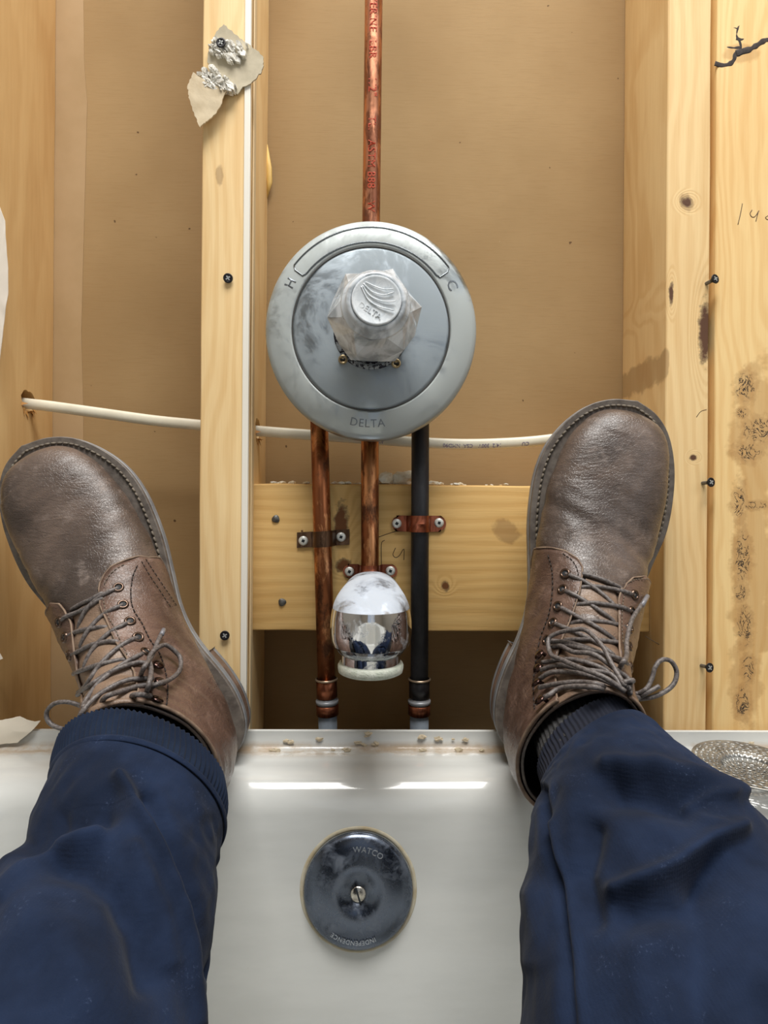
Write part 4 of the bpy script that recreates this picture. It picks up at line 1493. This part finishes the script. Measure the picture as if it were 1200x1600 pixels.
def dress(b, inner_px, outer_px, lobe_in_px, lobe_out_px, tongue_px=None):
    gi = bridge(inner_px, b); go = bridge(outer_px, b)
    li = bridge(lobe_in_px, b); lo = bridge(lobe_out_px, b)
    pi_ = interp([(s, ph) for s, ph in gi]); po_ = interp([(s, ph) for s, ph in go])
    b.pi, b.po = pi_, po_
    print('gap', [(round(a, 2), round(c, 2)) for a, c in gi], [(round(a, 2), round(c, 2)) for a, c in go])
    print('lobe', [(round(a, 2), round(c, 2)) for a, c in li], [(round(a, 2), round(c, 2)) for a, c in lo])
    polys = []
    for nm, sgn, gap, lobe in (('quarter', -1, pi_, li), ('quarter', 1, po_, lo)):
        lobe_s = interp([(abs(ph), s) for s, ph in lobe])
        def srange(fi, fj, sgn=sgn, gap=gap, lobe_s=lobe_s):
            # where this strip begins: the lobe front
            g = abs(gap(9.0))
            ph = g + (math.pi - g) * fj ** 1.15
            s0 = lobe_s(ph)
            s0 = s0 + max(0, (ph - 1.55)) * 0.9
            return s0 + (NS_ - s0) * fi
        def prange(fi, fj, sgn=sgn, gap=gap, lobe_s=lobe_s, sr=srange):
            s = sr(fi, fj)
            g = abs(gap(s))
            g2 = abs(gap(9.0))
            ph0 = g + (math.pi - g) * fj ** 1.15
            return sgn * ph0
        cre = lambda s, ph: .0009 * noise.noise(Vector((s * 2.2 + ph * 1.0, ph * 2.5, sgn * 3 + b.side))) + .0006 * noise.noise(Vector((s * 7, ph * 3, 2)))
        q = b.patch(nm, srange, prange, .0022, leather_q, 60, 60, .0018, extra=cre)
        q['label'] = 'brown side panel with the lace holes on the %s side' % ('inner' if sgn < 0 else 'outer')
        me = q.data
        polys.append(([v.co.copy() for v in me.vertices], [tuple(p_.vertices) for p_ in me.polygons]))
        # piped edge along the lacing and round the lobe
        e_in = [b.S(srange(fi, 0), prange(fi, 0), .0028) for fi in np.linspace(0, 1, 60)]
        e_fr = [b.S(srange(0, fj), prange(0, fj), .0028) for fj in np.linspace(0, .62, 60)]
        link('panel_edge', tube(e_fr[::-1] + e_in[1:], (.0007), 6), edge_m, b.root, label='raw leather edge')
        top_e = [b.S(NS_ - .02, prange(1, fj), .0022) for fj in np.linspace(0, 1, 60)]
        link('collar_edge', tube(top_e, .0012, 8), edge_m, b.root)
    # tongue
    tstart = max(min(q[0] for q in gi), min(q[0] for q in go)) + .1
    def ts(fi, fj): return tstart + (NS_ + .0 - tstart) * fi
    def tp(fi, fj):
        s = ts(fi, fj); a, c = pi_(s), po_(s)
        m_ = min(1, .55 + fi * 4); return (a + c) / 2 + (c - a + .24) * m_ * (fj - .5)
    tw = lambda s, ph: .0008 * math.sin(s * 5 + math.sin(ph * 3)) + .0009 * noise.noise(Vector((s * 2, ph * 4, b.side)))
    t = b.patch('tongue', ts, tp, .0006, leather_t, 60, 20, .0014, extra=tw)
    polys.append(([v.co.copy() for v in t.data.vertices], [tuple(p_.vertices) for p_ in t.data.polygons]))
    # surface used to lay laces and stitches on
    V_, F_ = [Vector(v) for v in b.vs], list(b.fs)
    for vv, ff in polys:
        o_ = len(V_); V_ += vv; F_ += [tuple(k + o_ for k in f) for f in ff]
    b.bv2 = BVHTree.FromPolygons(V_, F_)


def on(b, px, py, off=.001):
    loc, nrm, idx = hit(b, px, py, b.bv2)
    if loc is None:
        return None, None
    if nrm.dot(ray(px, py)) > 0: nrm = -nrm
    return loc + nrm * off, nrm


def stitches(b, px_line, step=.0032, r=.00045, name='stitching', mat=None):
    pts = cr([Vector((a, c, 0)) for a, c in px_line], 10)
    W_ = []
    for q in pts:
        p_, n_ = on(b, q.x, q.y, .0013)
        if p_ is not None: W_.append((p_, n_))
    vs, fs = [], []
    acc = 0; start = 0
    for i in range(1, len(W_)):
        acc += (W_[i][0] - W_[i - 1][0]).length
        if acc >= step:
            a, c = W_[start][0], W_[i][0]
            if (c - a).length < .012:
                tube_data([a.lerp(c, .05), a.lerp(c, .38) + W_[i][1] * .0003, a.lerp(c, .72)], r, 5, True, 1, vs, fs)
            start = i; acc = 0
    if vs: link(name, mesh(vs, fs), mat or dthread_m, b.root, kind='stuff')


def lace(b, strands, r=.00155, name='lace', label=None):
    vs, fs = [], []
    for st in strands:
        # each point: px, py, lift in mm above the leather, or an absolute distance from the camera plane when negative
        pts = []
        last = None
        st = list(st)
        if len(st[-1]) > 2 and 0 < st[-1][2] <= .5:
            dx, dy = st[-1][0] - st[-2][0], st[-1][1] - st[-2][1]; ln = math.hypot(dx, dy)
            pe, ne = on(b, st[-1][0] + dx / ln * 9, st[-1][1] + dy / ln * 9, -.0035)
        else: pe = None
        for q in st:
            px, py = q[0], q[1]; lift = q[2] if len(q) > 2 else 1.6
            if lift < 0:
                pts.append(P(px, py, -lift)); continue
            p_, n_ = on(b, px, py, lift * .001)
            if p_ is None: p_ = P(px, py, last.y if last else .39)
            pts.append(p_); last = p_
        if pe is not None: pts.append(pe)
        tube_data(cr(pts, 7), r, 8, True, 1, vs, fs)
    return link(name, mesh(vs, fs), lace_m.m, b.root, label=label)


def eyelets(b, pts):
    for px, py in pts:
        p_, n_ = on(b, px, py, .0002)
        if p_ is None: continue
        ey = link('eyelet', lathe([(.0017, -.0004), (.0020, .0016), (.0028, .0021), (.0037, .0017), (.0040, .0004)], p_, n_, 20), eyelet_m, b.root)
        link('hole', lathe([(.0001, .0013), (.0021, .0013)], p_, n_, 12), recess_m, ey)


def hooks(b, pts, d):
    for px, py in pts:
        p_, n_ = on(b, px, py, .0)
        if p_ is None: continue
        dd = (P(px + d, py, p_.y) - p_)
        dd = (dd - n_ * dd.dot(n_)).normalized()
        side_ = n_.cross(dd)
        hk = link('hook', lathe([(.0001, .0062), (.0026, .0059), (.0039, .0050), (.0040, .0044), (.0018, .0036)], p_ - dd * .001, n_, 20, mod=lambda r, h, t: r), hook_m, b.root, label='dark metal lace hook')
        link('hook_shank', tube([p_ - dd * .001 + n_ * .0045, p_ + dd * .0012 + n_ * .003, p_ + dd * .0016 + n_ * .0], .0013, 8), hook_m, hk)


# right boot
dress(right,
      [(909, 900), (907, 924), (900, 954), (892, 978), (884, 1000), (876, 1030), (872, 1060), (874, 1090)],
      [(968, 920), (963, 940), (962, 980), (964, 1020), (968, 1045), (972, 1075)],
      [(909, 902), (906, 890), (898, 876), (880, 862), (862, 858), (846, 858)],
      [(968, 921), (971, 912), (982, 903), (1000, 899), (1020, 901)])
E = right
stitches(E, [(858, 868), (864, 890), (865, 920), (862, 950), (855, 975), (846, 1000), (839, 1040), (836, 1075), (838, 1110)])
stitches(E, [(880, 866), (893, 876), (902, 890), (904, 905)], .0028, .0003)
stitches(E, [(903, 925), (897, 952), (888, 978), (880, 1002), (872, 1030)], .0028, .0003)
stitches(E, [(974, 925), (970, 950), (969, 980), (971, 1010)], .0028, .0003, mat=thread_m)
stitches(E, [(976, 914), (986, 908), (1002, 905), (1018, 907), (1014, 930), (1006, 955)], .0028, .0003, mat=thread_m)
eyelets(E, [(884, 897), (880, 922), (873, 948), (865, 974), (856, 1001), (990, 930), (986, 956), (982, 982), (981, 1009), (983, 1042)])
hooks(E, [(852, 1027), (850, 1048), (848, 1073), (854, 1100)], 8)
lace(E, [
    [(884, 897, .3), (898, 903), (914, 911), (936, 927), (954, 942, .8), (960, 950, .1)],
    [(880, 922, .3), (893, 929), (912, 940), (936, 956), (957, 970, .3)],
    [(873, 948, .3), (886, 955), (905, 966), (932, 982), (958, 999, .3)],
    [(865, 974, .3), (880, 980), (905, 992), (932, 1007), (957, 1023, .3)],
    [(856, 1001, .3), (872, 1003, 2.5), (900, 1010, 3.0), (935, 1022, 3.0), (968, 1036), (983, 1042, .5)],
    [(990, 930, .3), (976, 926), (952, 921), (930, 918), (909, 918, .2)],
    [(986, 956, .3), (970, 950), (945, 946), (924, 944), (904, 945, .2)],
    [(982, 982, .3), (966, 979), (940, 974), (915, 972), (896, 974, .2)],
    [(981, 1009, .3), (965, 1005), (935, 1003), (908, 1001), (886, 1000, .2)],
    [(983, 1042, .3), (965, 1034, 3), (930, 1024, 3.5), (898, 1014, 3), (880, 1008, 2), (860, 1001, .8)],
    [(909, 897, .4), (922, 901), (940, 907), (956, 914), (970, 920, .3)],
    [(855, 1040, 4), (880, 1034, 4), (906, 1040, 4), (940, 1054, 4), (962, 1070, 4)],
    [(853, 1052, 4), (880, 1050, 5), (915, 1052, 5), (950, 1064, 5), (968, 1080, 4)],
    [(851, 1066, 4), (868, 1058, 4), (900, 1055, 4), (934, 1066, 4), (964, 1082, 4)],
    [(851, 1080, 4), (878, 1076, 4), (910, 1071, 4), (940, 1076, 4), (968, 1089, 4)],
    [(856, 1098, 4), (866, 1090, 4), (880, 1084, 4), (906, 1078, 3), (940, 1080, 3), (962, 1088, 3)],
    [(866, 1012, 2), (884, 1016, 5), (904, 1024, 6), (930, 1036, 6), (955, 1052, 6), (974, 1070, 5), (976, 1086, 4)],
])
lace(E, [[(968, 1084, 6), (952, 1058, 9), (938, 1030, 11), (922, 1006, 11), (904, 996, 10), (884, 996, 9), (873, 1010, 9), (875, 1032, 9), (890, 1048, 9), (915, 1064, 9), (945, 1078, 8), (968, 1086, 6)],
         [(966, 1086, 6), (960, 1060, 9), (962, 1030, 9), (966, 1002, 7), (976, 972, 5), (990, 950, 4), (1004, 932, 3)],
         [(966, 1078, 7), (974, 1080, 8), (974, 1090, 7), (964, 1092, 6), (962, 1084, 7), (970, 1078, 7)],
         [(970, 1080, 6), (990, 1084, -.362), (1008, 1078, -.362), (1018, 1062, -.364), (1024, 1042, -.366), (1034, 1031, -.368), (1048, 1033, -.368), (1057, 1048, -.368), (1054, 1066, -.366), (1040, 1080, -.364), (1016, 1090, -.362), (990, 1091, -.362), (972, 1086, 6)],
         [(972, 1086, 6), (995, 1090, -.361), (1012, 1082, -.361), (1030, 1072, -.362)],
         [(970, 1088, 5), (984, 1100, 4), (996, 1112, 3)]], .00150, 'lace_bow', 'grey lace bow with a long loop standing off to the right')
agl = simple('aglet', (120, 120, 126), .3)
for b_, a, c in ((right, (994, 947, 4), (1005, 931, 3)),):
    p0_, n0 = on(b_, a[0], a[1], .004); p1_, n1 = on(b_, c[0], c[1], .003)
    if p0_ is not None and p1_ is not None: link('aglet', tube([p0_, p1_], .0016, 10), agl, b_.root)

# left boot
dress(left,
      [(158, 926), (162, 950), (170, 972), (182, 1006), (196, 1030), (208, 1056), (214, 1085), (216, 1110)],
      [(108, 958), (118, 972), (124, 1012), (128, 1050), (134, 1076), (140, 1105)],
      [(158, 928), (160, 912), (166, 900), (176, 888), (194, 879), (215, 872), (228, 874)],
      [(108, 960), (104, 950), (96, 945), (82, 943), (68, 947)])
E = left
stitches(E, [(214, 885), (206, 905), (204, 935), (208, 955), (220, 975), (232, 1000), (246, 1020), (255, 1045), (260, 1075), (258, 1105), (250, 1135)])
stitches(E, [(164, 915), (172, 900), (184, 889), (198, 882)], .0028, .0003, mat=thread_m)
stitches(E, [(162, 935), (166, 955), (178, 980), (190, 1008), (200, 1028)], .0028, .0003, mat=thread_m)
stitches(E, [(220, 878), (230, 897), (245, 920), (258, 940), (268, 955)], .0028, .0003)
stitches(E, [(226, 874), (237, 892), (252, 915), (264, 933), (275, 950)], .0028, .0003)
eyelets(E, [(185, 919), (192, 946), (203, 972), (215, 997), (227, 1020), (94, 972), (103, 996), (110, 1024), (115, 1053), (121, 1086)])
hooks(E, [(240, 1046), (242, 1073), (237, 1103), (229, 1128)], -8)
lace(E, [
    [(185, 919, .3), (172, 926), (154, 937), (136, 955), (124, 978, .3)],
    [(192, 946, .3), (180, 952), (160, 965), (140, 987), (127, 1008, .3)],
    [(203, 972, .3), (190, 980), (170, 992), (148, 1016), (133, 1040, .3)],
    [(215, 997, .3), (202, 1003), (180, 1018), (156, 1044), (136, 1070, .3)],
    [(227, 1020, .3), (212, 1028), (190, 1042), (160, 1066), (140, 1092), (132, 1106, .5)],
    [(94, 972, .3), (106, 964), (124, 957), (142, 948), (158, 936, .3)],
    [(103, 996, .3), (118, 990), (136, 985), (162, 980, .3)],
    [(110, 1024, .3), (124, 1018), (144, 1010), (166, 1005), (182, 1003, .3)],
    [(115, 1053, .3), (132, 1047), (160, 1040), (190, 1032, .5)],
    [(121, 1086, .3), (142, 1074), (162, 1060), (185, 1048, 3), (216, 1041, 3), (233, 1048, 4)],
    [(112, 953, .4), (128, 945), (144, 938), (158, 928, .3)],
    [(122, 1134, -.338), (134, 1118, 3), (152, 1094, 3), (174, 1078, 3), (200, 1069, 4), (234, 1068, 4)],
    [(130, 1138, -.336), (144, 1118, 3), (165, 1098, 3), (190, 1086, 3), (212, 1080, 3), (236, 1078, 4)],
    [(140, 1142, -.334), (158, 1116, 3), (180, 1106, 3), (206, 1094, 3), (232, 1094, 4)],
])
lace(E, [[(184, 1122, 8), (200, 1100, 9), (214, 1070, 9), (226, 1040, 9), (236, 1015, 8), (246, 993, 6)],
         [(206, 1122, 7), (224, 1096, 9), (226, 1070, 10), (223, 1050, 10), (230, 1034, 10), (246, 1025, 9), (262, 1028, 8), (271, 1042, 7), (269, 1060, 7), (254, 1078, 7), (232, 1090, 8), (212, 1106, 8), (196, 1122, 7)],
         [(142, 1124, 4), (128, 1104, -.372), (106, 1097, -.374), (86, 1099, -.375), (74, 1110, -.376), (74, 1124, -.376), (84, 1134, -.375), (104, 1140, -.372), (124, 1138, -.368)]], .00150, 'lace_bow', 'grey lace bow with a loop standing off to the left')
p0_, n0 = on(left, 242, 1003, .007); p1_, n1 = on(left, 247, 991, .006)
if p0_ is not None and p1_ is not None: link('aglet', tube([p0_, p1_], .0016, 10), agl, left.root)

# ------------------------------------------------------------------ the person: two legs in sweatpants
fab_l = m_fabric('sweat_fabric', (22, 31, 49), (32, 44, 68))
rib_m = m_fabric('rib_fabric', (20, 29, 46), (28, 40, 60))
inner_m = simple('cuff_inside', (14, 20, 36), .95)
sock_m = simple('sock_knit', (38, 38, 40), .95, c2=(62, 62, 62), scale=500, bump=.8, bscale=900)
person = empty('person', (0, .1, .12), 'person seen from the knees down in navy sweatpants, legs apart, feet up against the wall', 'person')


def loft_leg(name, rings, mat, fold, n=160, m=120, closed_end=False, thick=.002, label=None, parent=person, amp=1.0, tilt=0.0, shear=0.0):
    """rings: (px, py, y, half width, half height, tilt) centre traced at its own distance"""
    R_ = [(P(a, c, y), rx, rz) for (a, c, y, rx, rz) in rings]
    cen = cr([q[0] for q in R_], 20)
    rx = np.interp(np.linspace(0, 1, len(cen)), np.linspace(0, 1, len(R_)), [q[1] for q in R_])
    rz = np.interp(np.linspace(0, 1, len(cen)), np.linspace(0, 1, len(R_)), [q[2] for q in R_])
    vs, fs = [], []
    idx = np.linspace(0, len(cen) - 1, m + 1)
    for i in range(m + 1):
        k = int(idx[i]); f = idx[i] - k; k2 = min(k + 1, len(cen) - 1)
        c = cen[k].lerp(cen[k2], f)
        t = (cen[min(k + 4, len(cen) - 1)] - cen[max(k - 4, 0)]).normalized()
        t.x = 0; t.normalize(); side_ = Vector((1, 0, 0))
        upn = side_.cross(t)
        if upn.z < 0: upn = -upn
        f_ = 1 if m < 60 else max(0, 1 - 4 * i / m)
        f_ = f_ * f_ * (3 - 2 * f_)
        upn = (upn * (1 - f_) + Vector((0, -math.sin(R(11)), math.cos(R(11)))) * f_).normalized()
        a_, b_ = np.interp(idx[i], range(len(cen)), rx), np.interp(idx[i], range(len(cen)), rz)
        for j in range(n):
            th = 2 * math.pi * j / n
            dr = side_ * math.cos(th) * a_ + upn * math.sin(th) * b_ + t * (tilt * math.cos(th) * (1 if m < 60 else max(0, 1 - 4 * i / m)))
            dr.z -= shear * math.cos(th) * (1 if m < 60 else max(0, 1 - 4 * i / m))
            d = fold(i / m, th, c, c + dr)
            vs.append(c + dr + dr.normalized() * d * amp)
    for i in range(m):
        for j in range(n):
            fs.append((i * n + j, i * n + (j + 1) % n, (i + 1) * n + (j + 1) % n, (i + 1) * n + j))
    if closed_end: fs.append(tuple(m * n + j for j in range(n)))
    o = link(name, mesh(vs, fs), mat, parent, label=label)
    if thick:
        md = o.modifiers.new('t', 'SOLIDIFY'); md.thickness = thick; md.offset = -1
    return o


def ridge(t, th, t0, th0, dt, dth, ang=0.0):
    """soft elongated fold at (t0, th0)"""
    a = t - t0
    b = (th - th0 + math.pi) % (2 * math.pi) - math.pi
    ca, sa = math.cos(ang), math.sin(ang)
    u = (a * ca + b * sa * .3) / dt
    v = (-a * sa / .3 + b * ca) / dth if abs(sa) > 1e-6 else b / dth
    return math.exp(-u * u - v * v)


def to_px(q):
    d = q - CAMP
    f = d.dot(fw)
    if f < .03: return None
    return 600 + F_PX * d.dot(rt) / f, 800 - F_PX * d.dot(upv) / f


def strokes(q, table):
    """folds traced from the photograph: (points, width, height in mm)"""
    p_ = to_px(q)
    if p_ is None: return 0
    x, y = p_
    tot = 0
    for pts, w_, h in table:
        best = 1e9
        for (x0, y0), (x1, y1) in zip(pts[:-1], pts[1:]):
            dx, dy = x1 - x0, y1 - y0
            t = max(0, min(1, ((x - x0) * dx + (y - y0) * dy) / (dx * dx + dy * dy + 1e-9)))
            best = min(best, math.hypot(x - x0 - t * dx, y - y0 - t * dy))
        if best < w_ * 3: tot += h * math.exp(-(best / w_) ** 2)
    return tot * .00125 * min(1, (q.y / .25)) ** 2.2


SL = [([(84, 1345), (140, 1358), (180, 1395), (212, 1450), (232, 1530)], 26, -9), ([(5, 1400), (45, 1348), (90, 1318), (152, 1302)], 14, 5),
      ([(40, 1318), (90, 1278), (165, 1270)], 22, -7), ([(188, 1222), (225, 1290), (255, 1350), (280, 1420), (300, 1500), (314, 1600)], 11, 5),
      ([(228, 1250), (262, 1310), (292, 1380), (312, 1450), (322, 1520)], 12, -4), ([(60, 1440), (110, 1480), (140, 1560)], 60, 8), ([(210, 1330), (250, 1420), (268, 1500)], 16, 3)]
SR = [([(962, 1236), (1010, 1240), (1075, 1256)], 26, -10), ([(1150, 1296), (1110, 1312), (1060, 1350), (1010, 1376), (965, 1392)], 15, 7), ([(950, 1196), (1020, 1196), (1090, 1214), (1150, 1240)], 14, 5),
      ([(1082, 1250), (1106, 1278), (1126, 1286)], 8, 2), ([(1084, 1250), (1115, 1242), (1135, 1246)], 7, 2), ([(985, 1432), (1060, 1412), (1115, 1350)], 28, -9), ([(1105, 1390), (1090, 1500), (1095, 1620)], 34, -9),
      ([(1000, 1500), (1020, 1580)], 45, 5), ([(900, 1240), (880, 1290), (890, 1340)], 30, 3), ([(930, 1300), (915, 1370), (930, 1440)], 18, -5),
      ([(847, 1236), (858, 1300), (874, 1380), (886, 1460), (893, 1560), (896, 1640)], 9, -3.5), ([(866, 1290), (884, 1380), (898, 1470), (906, 1600)], 8, 2), ([(835, 1400), (832, 1500)], 22, 3), ([(1185, 1400), (1195, 1520)], 40, 6)]


def fold_left(t, th, c, q=None):
    n_ = Vector((t * 3.0, math.cos(th) * 1.1, math.sin(th) * 1.1))
    d = .003 * noise.noise(n_ * 1.5 + Vector((3, 0, 0))) + .0012 * noise.noise(n_ * 6)
    if q is not None and math.sin(th) > -.3: d += strokes(q, SL)
    return d * min(1, t * 10)


def fold_right(t, th, c, q=None):
    n_ = Vector((t * 3.0, math.cos(th) * 1.1, math.sin(th) * 1.1))
    d = .003 * noise.noise(n_ * 1.5 + Vector((13, 2, 0))) + .0012 * noise.noise(n_ * 6)
    if q is not None and math.sin(th) > -.3: d += strokes(q, SR)
    return d * min(1, t * 14 + .1)


NR = 92
T1, S1 = .004, .006
lt = loft_leg('trouser_leg', [(213, 1259, .300, .0465, .0370), (190, 1330, .282, .0470, .0430), (166, 1420, .258, .0485, .0500), (120, 1560, .228, .0525, .0580), (60, 1800, .19, .0570, .0660), (-30, 2350, .14, .0680, .0760), (-250, 3750, .09, .084, .088)],
              fab_l, fold_left, n=260, m=260, closed_end=True, label='left leg of navy sweatpants, loose and softly creased', tilt=T1, shear=S1)
cuff = loft_leg('cuff', [(219, 1198, .324, .0490, .0350), (216, 1230, .312, .0482, .0355), (213, 1259, .3005, .0465, .0372)], rib_m,
                lambda t, th, c, q=None: .0006 * math.sin(NR * th) + .0012 * math.sin(math.pi * t) - .0005 + .0014 * noise.noise(Vector((math.cos(th) * 2, math.sin(th) * 2, t))),
                n=NR * 8, m=24, parent=lt, label='ribbed ankle cuff', tilt=T1, shear=S1)
seam = loft_leg('cuff_seam', [(213, 1251, .304, .0474, .0376), (213, 1257, .3015, .0480, .0382), (213, 1263, .299, .0474, .0380)], fab_l,
                lambda t, th, c, q=None: .0008 * math.sin(math.pi * t), n=160, m=8, parent=lt, thick=.001, tilt=T1, shear=S1)
ankle_l = loft_leg('sock', [(232, 1150, .37, .025, .022), (226, 1190, .33, .027, .023), (214, 1250, .30, .032, .028)], sock_m, lambda t, th, c, q=None: 0, n=48, m=12, thick=0)
rt_leg = loft_leg('trouser_leg', [(932, 1188, .318, .0325, .0265), (952, 1222, .308, .0400, .0345), (985, 1275, .29, .0490, .0450), (1020, 1360, .268, .0580, .0540), (1045, 1490, .242, .0620, .0610), (1068, 1620, .22, .0655, .0660), (1120, 1850, .19, .0710, .0715), (1240, 2380, .145, .079, .079), (1600, 3730, .09, .087, .088)],
                  fab_l, fold_right, n=260, m=300, closed_end=True, label='right leg of navy sweatpants, bunched into deep folds below the ankle', tilt=-.006, shear=-.010)
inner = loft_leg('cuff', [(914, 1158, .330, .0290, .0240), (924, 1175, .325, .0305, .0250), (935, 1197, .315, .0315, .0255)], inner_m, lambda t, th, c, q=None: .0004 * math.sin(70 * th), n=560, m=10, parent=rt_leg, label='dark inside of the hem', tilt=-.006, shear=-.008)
sock_r = loft_leg('sock', [(880, 1100, .40, .025, .024), (896, 1135, .365, .0260, .024), (908, 1155, .342, .0265, .0235), (922, 1185, .322, .027, .024)], sock_m, lambda t, th, c, q=None: .0005 * math.sin(46 * th), n=368, m=30, thick=0, label='dark grey knitted sock', tilt=-.004, shear=-.006)
for b_ in (left, right):
    zz_ = [(o_.matrix_world @ v.co) for o_ in b_.root.children for v in o_.data.vertices]
    print('BOOT', round(min(v.z for v in zz_ if v.y < .45) - ZL, 4), round(min(v.z for v in zz_ if .45 <= v.y < .484) - ZL, 4), round(min([9] + [v.z for v in zz_ if v.y >= .484]) - ZF, 4), round(max(v.y for v in zz_), 4))
